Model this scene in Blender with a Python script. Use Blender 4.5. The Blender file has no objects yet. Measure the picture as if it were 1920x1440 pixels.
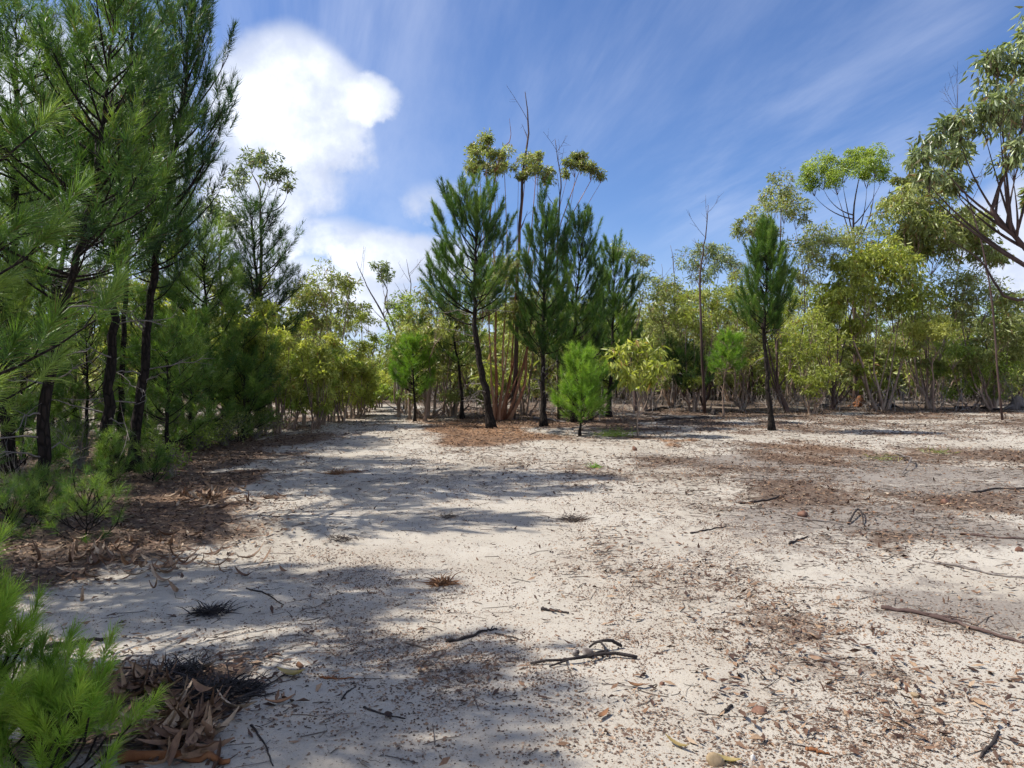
import bpy, math, random
import numpy as np
from math import radians, sin, cos, pi, atan, hypot

scene = bpy.context.scene
COL = scene.collection

# ------------------------------------------------------------------ camera
EYE = 1.55                 # eye height above the sand
FPX = 1371.0               # focal length in pixels of a 1920 px wide picture
cam_d = bpy.data.cameras.new('camera')
cam_d.sensor_width = 36.0
cam_d.lens = 36.0 * FPX / 1920.0
cam_d.clip_start = 0.05
cam_d.clip_end = 3000
cam = bpy.data.objects.new('camera', cam_d)
COL.objects.link(cam)
cam.location = (0, 0, EYE)
cam.rotation_euler = (radians(90), 0, 0)
scene.camera = cam

# ------------------------------------------------------------------ light
SUN_EL = radians(52)
SUN_AZ = radians(-86)      # from +Y (view direction) towards +X; negative = left
sun_d = bpy.data.lights.new('sun', 'SUN')
sun_d.energy = 2.45
sun_d.angle = radians(0.53)
sun_d.color = (1.0, 0.955, 0.87)
sun = bpy.data.objects.new('sun', sun_d)
COL.objects.link(sun)
from mathutils import Vector
to_sun = Vector((sin(SUN_AZ) * cos(SUN_EL), cos(SUN_AZ) * cos(SUN_EL), sin(SUN_EL)))
sun.rotation_euler = to_sun.to_track_quat('Z', 'Y').to_euler()
sun.location = to_sun * 60

scene.view_settings.view_transform = 'Standard'
scene.view_settings.look = 'None'
scene.view_settings.exposure = 1.56
scene.view_settings.gamma = 1.0
scene.cycles.max_bounces = 4
scene.cycles.diffuse_bounces = 2
scene.cycles.glossy_bounces = 2
scene.cycles.transmission_bounces = 2
scene.cycles.use_adaptive_sampling = True
scene.cycles.adaptive_threshold = 0.03
scene.cycles.sample_clamp_indirect = 6.0

SKY_STRENGTH = 0.15
world = bpy.data.worlds.new('World')
scene.world = world
world.use_nodes = True


class NT:
    """small helper to write node trees"""
    def __init__(self, tree):
        self.t = tree
        tree.nodes.clear()

    def n(self, kind, **kw):
        nd = self.t.nodes.new(kind)
        for k, v in kw.items():
            setattr(nd, k, v)
        return nd

    def l(self, a, b):
        self.t.links.new(a, b)

    def put(self, sock, v):
        if hasattr(v, 'links') or hasattr(v, 'is_linked'):
            self.l(v, sock)
        else:
            sock.default_value = v

    def m(self, op, a, b=0.0, c=None, clamp=False):
        nd = self.n('ShaderNodeMath', operation=op, use_clamp=clamp)
        self.put(nd.inputs[0], a)
        self.put(nd.inputs[1], b)
        if c is not None:
            self.put(nd.inputs[2], c)
        return nd.outputs[0]

    def mix(self, f, a, b, blend='MIX'):
        nd = self.n('ShaderNodeMix', data_type='RGBA', blend_type=blend)
        self.put(nd.inputs[0], f)
        self.put(nd.inputs[6], a if not isinstance(a, tuple) else (*a[:3], 1))
        self.put(nd.inputs[7], b if not isinstance(b, tuple) else (*b[:3], 1))
        return nd.outputs[2]

    def smooth(self, v, lo, hi):
        nd = self.n('ShaderNodeMapRange', interpolation_type='SMOOTHSTEP')
        self.put(nd.inputs[0], v)
        nd.inputs[1].default_value = lo
        nd.inputs[2].default_value = hi
        return nd.outputs[0]

    def noise(self, vec, scale, detail=4.0, rough=0.55, dist=0.0):
        nd = self.n('ShaderNodeTexNoise')
        if vec is not None:
            self.l(vec, nd.inputs['Vector'])
        nd.inputs['Scale'].default_value = scale
        nd.inputs['Detail'].default_value = detail
        nd.inputs['Roughness'].default_value = rough
        nd.inputs['Distortion'].default_value = dist
        return nd.outputs[0]

    def ramp(self, f, stops):
        nd = self.n('ShaderNodeValToRGB')
        self.put(nd.inputs[0], f)
        e = nd.color_ramp.elements
        while len(e) < len(stops):
            e.new(0.5)
        for el, (p, c) in zip(e, stops):
            el.position = p
            el.color = (*c, 1)
        return nd.outputs[0]


def build_world():
    N = NT(world.node_tree)
    out = N.n('ShaderNodeOutputWorld')
    bg = N.n('ShaderNodeBackground')
    N.l(bg.outputs[0], out.inputs[0])
    sky = N.n('ShaderNodeTexSky', sky_type='NISHITA', sun_disc=False)
    sky.sun_elevation = SUN_EL
    sky.sun_rotation = SUN_AZ
    sky.altitude = 200
    sky.air_density = 1.0
    sky.dust_density = 0.6
    sky.ozone_density = 2.2
    tc = N.n('ShaderNodeTexCoord')
    d = tc.outputs['Generated']
    sep = N.n('ShaderNodeSeparateXYZ')
    N.l(d, sep.inputs[0])
    x, y, z = sep.outputs
    u = N.m('ARCTAN2', x, y)
    v = N.m('ARCSINE', z)
    # warp
    n1 = N.noise(d, 3.2, 8, 0.58)
    n2 = N.noise(d, 9.0, 7, 0.6)
    wu = N.m('ADD', u, N.m('MULTIPLY', N.m('SUBTRACT', n1, 0.5), 0.16))
    wv = N.m('ADD', v, N.m('MULTIPLY', N.m('SUBTRACT', n2, 0.5), 0.09))
    # cumulus banks, most of the unseen ones added as fill light; by azimuth and elevation (degrees), half sizes (degrees)
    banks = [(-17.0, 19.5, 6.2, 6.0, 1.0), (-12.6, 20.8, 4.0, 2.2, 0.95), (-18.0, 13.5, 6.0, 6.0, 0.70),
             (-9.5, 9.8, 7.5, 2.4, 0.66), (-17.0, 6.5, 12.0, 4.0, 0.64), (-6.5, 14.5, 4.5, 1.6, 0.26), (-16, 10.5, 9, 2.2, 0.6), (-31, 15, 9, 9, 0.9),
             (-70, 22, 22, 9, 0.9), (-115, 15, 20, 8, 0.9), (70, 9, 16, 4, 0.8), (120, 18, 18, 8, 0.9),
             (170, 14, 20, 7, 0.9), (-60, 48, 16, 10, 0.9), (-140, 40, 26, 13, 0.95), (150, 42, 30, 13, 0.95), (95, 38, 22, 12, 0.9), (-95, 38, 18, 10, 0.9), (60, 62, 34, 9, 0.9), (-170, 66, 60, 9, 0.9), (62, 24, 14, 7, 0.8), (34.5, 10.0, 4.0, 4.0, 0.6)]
    field = None
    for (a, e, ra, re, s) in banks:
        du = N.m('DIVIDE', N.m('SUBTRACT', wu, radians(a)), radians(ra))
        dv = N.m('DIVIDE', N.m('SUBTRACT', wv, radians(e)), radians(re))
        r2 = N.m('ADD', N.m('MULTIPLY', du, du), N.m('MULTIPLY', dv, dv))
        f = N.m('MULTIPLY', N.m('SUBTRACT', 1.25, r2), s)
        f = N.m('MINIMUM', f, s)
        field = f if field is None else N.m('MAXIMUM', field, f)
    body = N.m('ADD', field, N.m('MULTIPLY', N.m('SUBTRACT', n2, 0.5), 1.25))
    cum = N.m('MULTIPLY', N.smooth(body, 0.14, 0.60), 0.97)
    # high thin cirrus in a flat layer
    zz = N.m('ADD', N.m('MAXIMUM', z, 0.0), 0.12)
    px = N.m('DIVIDE', x, zz)
    py = N.m('DIVIDE', y, zz)
    ca, sa = cos(radians(-76)), sin(radians(-76))
    rx = N.m('ADD', N.m('MULTIPLY', px, ca), N.m('MULTIPLY', py, sa))
    ry = N.m('SUBTRACT', N.m('MULTIPLY', py, ca), N.m('MULTIPLY', px, sa))
    cmb = N.n('ShaderNodeCombineXYZ')
    N.l(N.m('MULTIPLY', rx, 0.30), cmb.inputs[0])
    N.l(N.m('MULTIPLY', ry, 1.5), cmb.inputs[1])
    c1 = N.noise(cmb.outputs[0], 1.1, 9, 0.62, 0.35)
    c2 = N.noise(d, 2.3, 3, 0.5)
    cir = N.m('MULTIPLY', N.smooth(c1, 0.38, 0.72), N.smooth(c2, 0.30, 0.58))
    cir = N.m('MULTIPLY', cir, 0.36)
    # pale air near the horizon
    hz = N.m('MULTIPLY', N.m('SUBTRACT', 1.0, N.smooth(v, 0.0, 0.24)), 0.42)
    veil = N.m('MAXIMUM', cir, hz)
    base = N.n('ShaderNodeHueSaturation')
    base.inputs['Saturation'].default_value = 1.06
    base.inputs['Value'].default_value = 0.325
    N.l(N.mix(1.0, sky.outputs[0], (0.80, 0.88, 1.10), 'MULTIPLY'), base.inputs['Color'])
    c_cir = N.mix(veil, base.outputs[0], (1.95, 2.12, 2.6))
    n3 = N.noise(d, 14.0, 6, 0.6)
    shade = N.smooth(N.m('ADD', N.m('ADD', N.m('MULTIPLY', n1, 0.45), N.m('MULTIPLY', n3, 0.35)), N.m('MULTIPLY', body, 0.25)), 0.48, 0.98)
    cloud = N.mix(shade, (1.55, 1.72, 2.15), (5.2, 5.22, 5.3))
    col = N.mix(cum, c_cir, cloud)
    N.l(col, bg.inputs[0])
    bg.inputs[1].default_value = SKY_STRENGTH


build_world()

# ------------------------------------------------------------------ numeric helpers
RNG = np.random.default_rng(7)


def _hash(ix, iy, s):
    h = (ix * 374761393 + iy * 668265263 + s * 1442695041) & 0xffffffff
    h = ((h ^ (h >> 13)) * 1274126177) & 0xffffffff
    return ((h ^ (h >> 16)) & 0xffff) / 65535.0


def vnoise(x, y, s=0):
    x = np.asarray(x, float); y = np.asarray(y, float)
    ix = np.floor(x).astype(np.int64); iy = np.floor(y).astype(np.int64)
    fx = x - ix; fy = y - iy
    fx = fx * fx * (3 - 2 * fx); fy = fy * fy * (3 - 2 * fy)
    a = _hash(ix, iy, s); b = _hash(ix + 1, iy, s); c = _hash(ix, iy + 1, s); e = _hash(ix + 1, iy + 1, s)
    return (a * (1 - fx) + b * fx) * (1 - fy) + (c * (1 - fx) + e * fx) * fy


def fbm(x, y, s=0, o=4):
    t = 0.0; amp = 0.5; k = 1.0; tot = 0.0
    for i in range(o):
        t = t + amp * vnoise(np.asarray(x) * k, np.asarray(y) * k, s + i * 17)
        tot += amp; amp *= 0.5; k *= 2.03
    return t / tot


def sstep(v, lo, hi):
    t = np.clip((np.asarray(v, float) - lo) / (hi - lo), 0, 1)
    return t * t * (3 - 2 * t)


def height(x, y):
    """the lie of the land: level sand that rises gently towards the trees"""
    x = np.asarray(x, float); y = np.asarray(y, float)
    a = np.clip(y - 5.0, 0, None)
    a = np.where(a < 2, a * a / 4, a - 1.0)
    rise = 0.033 * np.minimum(a, 24.0) + 0.012 * np.clip(a - 24.0, 0, 60)
    und = (fbm(x * 0.22 + 5, y * 0.22, 3, 3) - 0.5) * 0.16 * sstep(y, 5, 14)
    und = und + (fbm(x * 0.9, y * 0.9, 11, 3) - 0.5) * 0.05
    return rise + und


def ground_at(px, py):
    """where a sight line of the photograph meets the ground (x, y, z)"""
    d = 10.0
    s = (py - 720.0) / FPX
    lo, hi = 1.5, 90.0
    for _ in range(30):
        d = 0.5 * (lo + hi)
        z = float(height((px - 960.0) / FPX * d, d))
        if EYE - s * d > z:
            lo = d
        else:
            hi = d
    x = (px - 960.0) / FPX * d
    return np.array([x, d, float(height(x, d))])


def ground_d(px, d):
    x = (px - 960.0) / FPX * d
    return np.array([x, d, float(height(x, d))])


def pt(px, py, d):
    return np.array([(px - 960.0) / FPX * d, d, EYE - (py - 720.0) / FPX * d])


# ------------------------------------------------------------------ mesh helpers
class Geo:
    def __init__(self):
        self.v = []; self.q = []; self.t = []; self.tint = []; self.nv = 0

    def add(self, v, q=None, t=None, tint=0.5):
        v = np.asarray(v, float).reshape(-1, 3)
        self.v.append(v)
        if q is not None and len(q):
            self.q.append(np.asarray(q, np.int64).reshape(-1, 4) + self.nv)
        if t is not None and len(t):
            self.t.append(np.asarray(t, np.int64).reshape(-1, 3) + self.nv)
        self.tint.append(np.broadcast_to(np.asarray(tint, float), (len(v),)).copy())
        self.nv += len(v)

    def mesh(self, name, mat, smooth=False):
        me = bpy.data.meshes.new(name)
        if self.nv == 0:
            return me
        V = np.concatenate(self.v)
        Q = np.concatenate(self.q) if self.q else np.zeros((0, 4), np.int64)
        T = np.concatenate(self.t) if self.t else np.zeros((0, 3), np.int64)
        me.vertices.add(len(V))
        me.vertices.foreach_set('co', V.astype(np.float32).ravel())
        nl = Q.size + T.size
        me.loops.add(nl)
        me.loops.foreach_set('vertex_index', np.concatenate([Q.ravel(), T.ravel()]).astype(np.int32))
        me.polygons.add(len(Q) + len(T))
        st = np.concatenate([np.arange(len(Q)) * 4, Q.size + np.arange(len(T)) * 3]).astype(np.int32)
        me.polygons.foreach_set('loop_start', st)
        if smooth:
            me.polygons.foreach_set('use_smooth', np.ones(len(Q) + len(T), bool))
        at = me.attributes.new('tint', 'FLOAT', 'POINT')
        at.data.foreach_set('value', np.concatenate(self.tint).astype(np.float32))
        me.update(calc_edges=True)
        me.materials.append(mat)
        return me

    def obj(self, name, mat, parent=None, smooth=False, origin=None):
        if origin is not None and self.nv:
            o_ = np.asarray(origin, float)
            self.v = [a - o_ for a in self.v]
        o = bpy.data.objects.new(name, self.mesh(name, mat, smooth))
        COL.objects.link(o)
        if parent is not None:
            o.parent = parent
        elif origin is not None:
            o.location = origin
        return o


def nrm(v):
    v = np.asarray(v, float)
    return v / np.maximum(np.linalg.norm(v, axis=-1, keepdims=True), 1e-9)


def tube(g, pts, rad, sides=6, tint=0.5, rough=0.0, rng=None, cap=True):
    """a tapered round stem through the points"""
    P = np.asarray(pts, float)
    n = len(P)
    R = np.broadcast_to(np.asarray(rad, float), (n,))
    T = nrm(np.gradient(P, axis=0))
    ref = np.array([0.0, 1.0, 0.0]) if abs(T[:, 1]).mean() < 0.8 else np.array([1.0, 0, 0])
    A = nrm(np.cross(T, ref)); B = np.cross(T, A)
    th = np.arange(sides) * 2 * pi / sides
    rr = R[:, None] * np.ones(sides)
    if rough and rng is not None:
        rr = rr * (1 + rng.normal(0, rough, (n, sides)))
    V = P[:, None, :] + rr[..., None] * (np.cos(th)[None, :, None] * A[:, None] + np.sin(th)[None, :, None] * B[:, None])
    i = np.arange(n - 1)[:, None] * sides; j = np.arange(sides)[None]; k = (j + 1) % sides
    Q = np.stack([i + j, i + k, i + sides + k, i + sides + j], -1).reshape(-1, 4)
    V = V.reshape(-1, 3)
    tri = None
    if cap:
        V = np.concatenate([V, P[-1:] + T[-1:] * R[-1] * 0.5, P[:1]])
        c = n * sides; b0 = (n - 1) * sides
        tri = [[b0 + a, b0 + (a + 1) % sides, c] for a in range(sides)] + [[(a + 1) % sides, a, c + 1] for a in range(sides)]
    g.add(V, Q, tri, tint)


def bez(a, b, c, n):
    t = np.linspace(0, 1, n)[:, None]
    a, b, c = map(np.asarray, (a, b, c))
    return (1 - t) ** 2 * a + 2 * t * (1 - t) * b + t * t * c


def smooth_path(pts, n):
    """resample a polyline with Catmull-Rom"""
    P = np.asarray(pts, float)
    if len(P) == 2:
        t = np.linspace(0, 1, n)[:, None]
        return P[0] * (1 - t) + P[1] * t
    E = np.vstack([2 * P[0] - P[1], P, 2 * P[-1] - P[-2]])
    s = np.linspace(0, len(P) - 1 - 1e-6, n)
    i = s.astype(int); f = (s - i)[:, None]
    p0, p1, p2, p3 = E[i], E[i + 1], E[i + 2], E[i + 3]
    return 0.5 * ((2 * p1) + (-p0 + p2) * f + (2 * p0 - 5 * p1 + 4 * p2 - p3) * f ** 2 + (-p0 + 3 * p1 - 3 * p2 + p3) * f ** 3)


def on_path(P, t):
    s = np.clip(t, 0, 1) * (len(P) - 1)
    i = min(int(s), len(P) - 2); f = s - i
    return P[i] * (1 - f) + P[i + 1] * f


def tag(o, label=None, cat=None, group=None, kind=None):
    if label: o['label'] = label
    if cat: o['category'] = cat
    if group: o['group'] = group
    if kind: o['kind'] = kind
    return o


def thing(name, loc, label, cat, group=None):
    o = bpy.data.objects.new(name, None)
    COL.objects.link(o)
    o.location = [float(a) for a in loc]
    o.empty_display_size = 0.2
    return tag(o, label, cat, group)


# ------------------------------------------------------------------ materials
def mat_new(name):
    m = bpy.data.materials.new(name)
    m.use_nodes = True
    return m, NT(m.node_tree)


def leaf_mat(name, stops, transl=0.35, rough=0.45, spec=0.35, tr_gain=1.25):
    m, N = mat_new(name)
    out = N.n('ShaderNodeOutputMaterial')
    at = N.n('ShaderNodeAttribute', attribute_name='tint')
    col = N.ramp(at.outputs['Fac'], stops)
    p = N.n('ShaderNodeBsdfPrincipled')
    N.l(col, p.inputs['Base Color'])
    p.inputs['Roughness'].default_value = rough
    p.inputs['Specular IOR Level'].default_value = spec
    tr = N.n('ShaderNodeBsdfTranslucent')
    tcol = N.mix(1.0, col, (1.02 * tr_gain, 1.08 * tr_gain, 0.5 * tr_gain), 'MULTIPLY')
    N.l(tcol, tr.inputs[0])
    mx = N.n('ShaderNodeMixShader')
    mx.inputs[0].default_value = transl
    N.l(p.outputs[0], mx.inputs[1]); N.l(tr.outputs[0], mx.inputs[2])
    N.l(mx.outputs[0], out.inputs[0])
    return m


def bark_mat(name, stops, scale=(14, 14, 2.5), bump=0.6, rough=0.9, plates=0.0):
    m, N = mat_new(name)
    out = N.n('ShaderNodeOutputMaterial')
    tc = N.n('ShaderNodeTexCoord')
    mp = N.n('ShaderNodeMapping')
    N.l(tc.outputs['Object'], mp.inputs[0])
    mp.inputs['Scale'].default_value = scale
    n1 = N.noise(mp.outputs[0], 1.0, 6, 0.65, 0.3)
    n2 = N.noise(tc.outputs['Object'], 2.3, 3, 0.5)
    at = N.n('ShaderNodeAttribute', attribute_name='tint')
    f = N.m('ADD', N.m('MULTIPLY', n1, 0.7), N.m('MULTIPLY', n2, 0.3))
    f = N.m('ADD', f, N.m('MULTIPLY', N.m('SUBTRACT', at.outputs['Fac'], 0.5), 0.6), clamp=True)
    hgt = n1
    if plates:
        vo = N.n('ShaderNodeTexVoronoi', feature='DISTANCE_TO_EDGE')
        N.l(mp.outputs[0], vo.inputs['Vector'])
        vo.inputs['Scale'].default_value = 1.1
        pl = N.smooth(vo.outputs['Distance'], 0.0, 0.22)
        hgt = N.m('ADD', N.m('MULTIPLY', n1, 0.4), N.m('MULTIPLY', pl, plates))
        f = N.m('MULTIPLY', f, N.m('ADD', N.m('MULTIPLY', pl, 0.6), 0.4))
    col = N.ramp(f, stops)
    p = N.n('ShaderNodeBsdfPrincipled')
    N.l(col, p.inputs['Base Color'])
    p.inputs['Roughness'].default_value = rough
    p.inputs['Specular IOR Level'].default_value = 0.2
    b = N.n('ShaderNodeBump')
    b.inputs['Strength'].default_value = bump
    b.inputs['Distance'].default_value = 0.02
    N.l(hgt, b.inputs['Height'])
    N.l(b.outputs[0], p.inputs['Normal'])
    N.l(p.outputs[0], out.inputs[0])
    return m


def bits_mat(name, stops, rough=0.85, transl=0.0):
    m, N = mat_new(name)
    out = N.n('ShaderNodeOutputMaterial')
    at = N.n('ShaderNodeAttribute', attribute_name='tint')
    col = N.ramp(at.outputs['Fac'], stops)
    tc = N.n('ShaderNodeTexCoord')
    n = N.noise(tc.outputs['Object'], 60, 3, 0.6)
    col = N.mix(0.45, col, N.ramp(n, [(0.3, (0.45, 0.45, 0.45)), (0.7, (1.3, 1.3, 1.3))]), 'MULTIPLY')
    p = N.n('ShaderNodeBsdfPrincipled')
    N.l(col, p.inputs['Base Color'])
    p.inputs['Roughness'].default_value = rough
    p.inputs['Specular IOR Level'].default_value = 0.25
    N.l(p.outputs[0], out.inputs[0])
    return m


M = {}
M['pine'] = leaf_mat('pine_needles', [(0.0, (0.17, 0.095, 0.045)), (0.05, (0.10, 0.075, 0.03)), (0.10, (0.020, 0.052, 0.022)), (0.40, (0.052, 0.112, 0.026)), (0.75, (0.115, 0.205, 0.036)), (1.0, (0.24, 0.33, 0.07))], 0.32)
M['pine_bright'] = leaf_mat('young_pine_needles', [(0.0, (0.24, 0.17, 0.06)), (0.06, (0.14, 0.17, 0.03)), (0.12, (0.09, 0.19, 0.025)), (0.5, (0.18, 0.32, 0.04)), (1.0, (0.34, 0.46, 0.08))], 0.42)
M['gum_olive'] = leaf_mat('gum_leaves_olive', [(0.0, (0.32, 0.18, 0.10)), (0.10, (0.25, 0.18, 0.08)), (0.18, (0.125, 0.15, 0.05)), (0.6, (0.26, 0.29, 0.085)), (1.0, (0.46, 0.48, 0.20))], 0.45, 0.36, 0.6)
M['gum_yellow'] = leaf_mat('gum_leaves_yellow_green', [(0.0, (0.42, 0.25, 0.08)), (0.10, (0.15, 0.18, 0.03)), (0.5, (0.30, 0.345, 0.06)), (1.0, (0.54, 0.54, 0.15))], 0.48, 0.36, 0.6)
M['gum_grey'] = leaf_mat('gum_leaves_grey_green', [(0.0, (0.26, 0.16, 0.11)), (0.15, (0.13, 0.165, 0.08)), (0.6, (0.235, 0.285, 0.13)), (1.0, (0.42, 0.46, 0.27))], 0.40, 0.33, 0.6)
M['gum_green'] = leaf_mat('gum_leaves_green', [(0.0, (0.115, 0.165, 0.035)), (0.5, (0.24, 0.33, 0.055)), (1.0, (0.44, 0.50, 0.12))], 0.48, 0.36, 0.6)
M['pine_bark'] = bark_mat('charred_pine_bark', [(0.15, (0.010, 0.008, 0.007)), (0.5, (0.030, 0.022, 0.018)), (0.75, (0.075, 0.052, 0.040)), (0.95, (0.15, 0.11, 0.085))], (16, 16, 5), 0.9, 0.95, 0.8)
M['gum_bark'] = bark_mat('smooth_gum_bark', [(0.2, (0.11, 0.075, 0.058)), (0.45, (0.23, 0.16, 0.12)), (0.65, (0.37, 0.285, 0.215)), (0.9, (0.50, 0.43, 0.35))], (9, 9, 1.6), 0.35, 0.8)
M['gum_bark_dark'] = bark_mat('dark_gum_bark', [(0.2, (0.035, 0.024, 0.022)), (0.5, (0.085, 0.055, 0.048)), (0.8, (0.17, 0.12, 0.10))], (9, 9, 1.6), 0.4, 0.85)
M['gum_bark_red'] = bark_mat('peeling_red_gum_bark', [(0.2, (0.09, 0.04, 0.025)), (0.45, (0.24, 0.10, 0.055)), (0.65, (0.36, 0.20, 0.12)), (0.9, (0.46, 0.36, 0.27))], (9, 9, 1.3), 0.4, 0.8)
M['grey_wood'] = bark_mat('weathered_grey_wood', [(0.2, (0.07, 0.055, 0.05)), (0.5, (0.17, 0.145, 0.13)), (0.85, (0.33, 0.30, 0.28))], (20, 20, 3), 0.5, 0.85)
M['burnt_wood'] = bark_mat('burnt_wood', [(0.2, (0.012, 0.010, 0.010)), (0.6, (0.045, 0.036, 0.033)), (0.95, (0.16, 0.14, 0.13))], (30, 30, 8), 0.7, 0.85)
M['red_wood'] = bark_mat('red_brown_wood', [(0.2, (0.06, 0.022, 0.012)), (0.5, (0.19, 0.075, 0.03)), (0.9, (0.36, 0.20, 0.10))], (12, 12, 4), 0.6, 0.85)


def ground_mat():
    m, N = mat_new('sandy_ground')
    out = N.n('ShaderNodeOutputMaterial')
    tc = N.n('ShaderNodeTexCoord')
    P = tc.outputs['Object']
    lit = N.n('ShaderNodeAttribute', attribute_name='litter').outputs['Fac']
    ash = N.n('ShaderNodeAttribute', attribute_name='ash').outputs['Fac']
    red = N.n('ShaderNodeAttribute', attribute_name='red').outputs['Fac']
    n_big = N.noise(P, 0.7, 4, 0.55)
    n_mid = N.noise(P, 5.0, 6, 0.65)
    n_fine = N.noise(P, 42.0, 5, 0.7)
    n_gr = N.noise(P, 260.0, 2, 0.6)
    sand = N.ramp(n_big, [(0.30, (0.34, 0.302, 0.25)), (0.55, (0.405, 0.367, 0.312)), (0.75, (0.445, 0.412, 0.358))])
    sand = N.mix(N.m('MULTIPLY', N.smooth(n_mid, 0.5, 0.75), 0.35), sand, (0.29, 0.25, 0.21))
    sand = N.mix(0.5, sand, N.ramp(n_gr, [(0.3, (0.72, 0.70, 0.68)), (0.7, (1.12, 1.12, 1.12))]), 'MULTIPLY')
    # fine organic specks
    speck = N.m('MULTIPLY', N.smooth(n_fine, 0.60, 0.68), N.smooth(n_mid, 0.42, 0.62))
    sand = N.mix(N.m('MULTIPLY', speck, 0.65), sand, (0.16, 0.11, 0.08))
    grv = N.n('ShaderNodeAttribute', attribute_name='grav').outputs['Fac']
    for (vs, th, amt, cc) in ((75.0, 0.16, 0.85, (0.15, 0.095, 0.062)), (150.0, 0.20, 0.7, (0.24, 0.165, 0.115)), (38.0, 0.075, 0.8, (0.075, 0.052, 0.042))):
        vo = N.n('ShaderNodeTexVoronoi', feature='F1')
        N.l(P, vo.inputs['Vector']); vo.inputs['Scale'].default_value = vs
        wn = N.n('ShaderNodeTexWhiteNoise', noise_dimensions='3D')
        N.l(vo.outputs['Color'], wn.inputs['Vector'])
        pick = N.m('LESS_THAN', wn.outputs['Value'], N.m('MULTIPLY', N.m('ADD', grv, 0.06), N.m('ADD', N.smooth(n_mid, 0.35, 0.65), 0.15)))
        dot = N.m('SUBTRACT', 1.0, N.smooth(vo.outputs['Distance'], th, th * 2.2))
        sand = N.mix(N.m('MULTIPLY', N.m('MULTIPLY', dot, pick), amt), sand, cc)
    # ash-grey soil
    a = N.smooth(N.m('ADD', ash, N.m('ADD', N.m('MULTIPLY', N.m('SUBTRACT', n_mid, 0.5), 1.3), N.m('MULTIPLY', N.m('SUBTRACT', n_fine, 0.5), 1.1))), 0.35, 0.75)
    ashc = N.ramp(n_fine, [(0.3, (0.11, 0.093, 0.080)), (0.6, (0.22, 0.192, 0.168)), (0.8, (0.36, 0.32, 0.285))])
    c = N.mix(N.m('MULTIPLY', a, 0.85), sand, ashc)
    # brown litter
    lm = N.smooth(N.m('ADD', lit, N.m('ADD', N.m('MULTIPLY', N.m('SUBTRACT', n_mid, 0.5), 0.8), N.m('MULTIPLY', N.m('SUBTRACT', n_fine, 0.5), 0.7))), 0.35, 0.70)
    litc = N.ramp(n_fine, [(0.25, (0.032, 0.020, 0.015)), (0.5, (0.095, 0.062, 0.044)), (0.7, (0.20, 0.145, 0.105)), (0.85, (0.34, 0.265, 0.205))])
    litc = N.mix(red, litc, N.ramp(n_fine, [(0.25, (0.10, 0.045, 0.02)), (0.5, (0.24, 0.12, 0.055)), (0.8, (0.40, 0.25, 0.14))]))
    c = N.mix(N.m('MULTIPLY', lm, 0.92), c, litc)
    p = N.n('ShaderNodeBsdfPrincipled')
    N.l(c, p.inputs['Base Color'])
    p.inputs['Roughness'].default_value = 0.95
    p.inputs['Specular IOR Level'].default_value = 0.12
    hgt = N.m('ADD', N.m('MULTIPLY', n_mid, 0.8), N.m('ADD', N.m('MULTIPLY', n_fine, 0.35), N.m('MULTIPLY', n_gr, 0.07)))
    b = N.n('ShaderNodeBump')
    b.inputs['Strength'].default_value = 0.55
    b.inputs['Distance'].default_value = 0.035
    N.l(hgt, b.inputs['Height'])
    N.l(b.outputs[0], p.inputs['Normal'])
    N.l(p.outputs[0], out.inputs[0])
    return m


# ------------------------------------------------------------------ ground covers: where litter, ash and gravel lie
def blob(px, py, rx, ry, s):
    """a patch of cover, seen at (px, py) with half sizes rx, ry in photograph pixels, as an ellipse on the ground"""
    c = ground_at(px, py)
    w = rx / FPX * c[1]
    n_ = ground_at(px, py + ry)[1]; f_ = ground_at(px, max(py - ry, 742))[1]
    return (c[0], 0.5 * (n_ + f_), w, max(0.5 * abs(f_ - n_), 0.15), s)


LITTER = [blob(*a) for a in [
    (60, 900, 380, 60, 1.3), (120, 1010, 330, 62, 1.4), (20, 1090, 200, 60, 1.3), (300, 1000, 160, 50, 1.3), (400, 925, 90, 38, 1.3),
    (300, 1370, 190, 80, 1.25), (180, 1290, 160, 70, 1.0), (380, 1275, 130, 40, 0.9),
    (560, 825, 200, 18, 0.8), (700, 790, 90, 26, 0.72), (860, 805, 200, 26, 1.05), (1000, 790, 240, 26, 1.1), (1160, 795, 140, 24, 1.0),
    (1350, 775, 260, 20, 0.9), (1650, 770, 330, 16, 0.95), (1500, 795, 200, 18, 0.7), (1780, 850, 230, 30, 0.9), (1560, 850, 240, 24, 0.85),
    (1850, 960, 220, 56, 0.8), (1540, 935, 260, 56, 0.75), (1300, 880, 200, 30, 0.7), (900, 860, 240, 26, 0.5), (1750, 1050, 220, 50, 0.5),
    (1290, 1090, 190, 95, 0.5), (1450, 1180, 300, 90, 0.46), (1600, 1300, 340, 90, 0.42), (900, 818, 240, 20, 1.0), (1100, 900, 260, 40, 0.5), (760, 870, 200, 24, 0.5), (700, 820, 150, 22, 0.8), (760, 1255, 130, 35, 0.42), (1235, 825, 60, 14, 0.9)]]
ASH = [blob(*a) for a in [
    (1560, 890, 280, 40, 1.15), (1780, 905, 280, 50, 1.25), (1650, 1000, 320, 64, 1.15), (1480, 1010, 130, 44, 0.7), (1850, 1140, 180, 44, 1.0), (1400, 850, 200, 24, 0.7),
    (1700, 800, 220, 10, 0.6), (1340, 800, 150, 14, 0.55), (330, 1290, 150, 60, 0.9), (640, 1005, 60, 16, 0.55), (600, 1050, 240, 40, 0.35), (700, 1240, 140, 40, 0.4)]]
RED = [blob(*a) for a in [(880, 812, 200, 22, 1.0), (1240, 826, 60, 12, 1.0), (1560, 845, 160, 14, 0.35), (430, 935, 110, 50, 0.5), (700, 800, 90, 22, 0.6)]]
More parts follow.
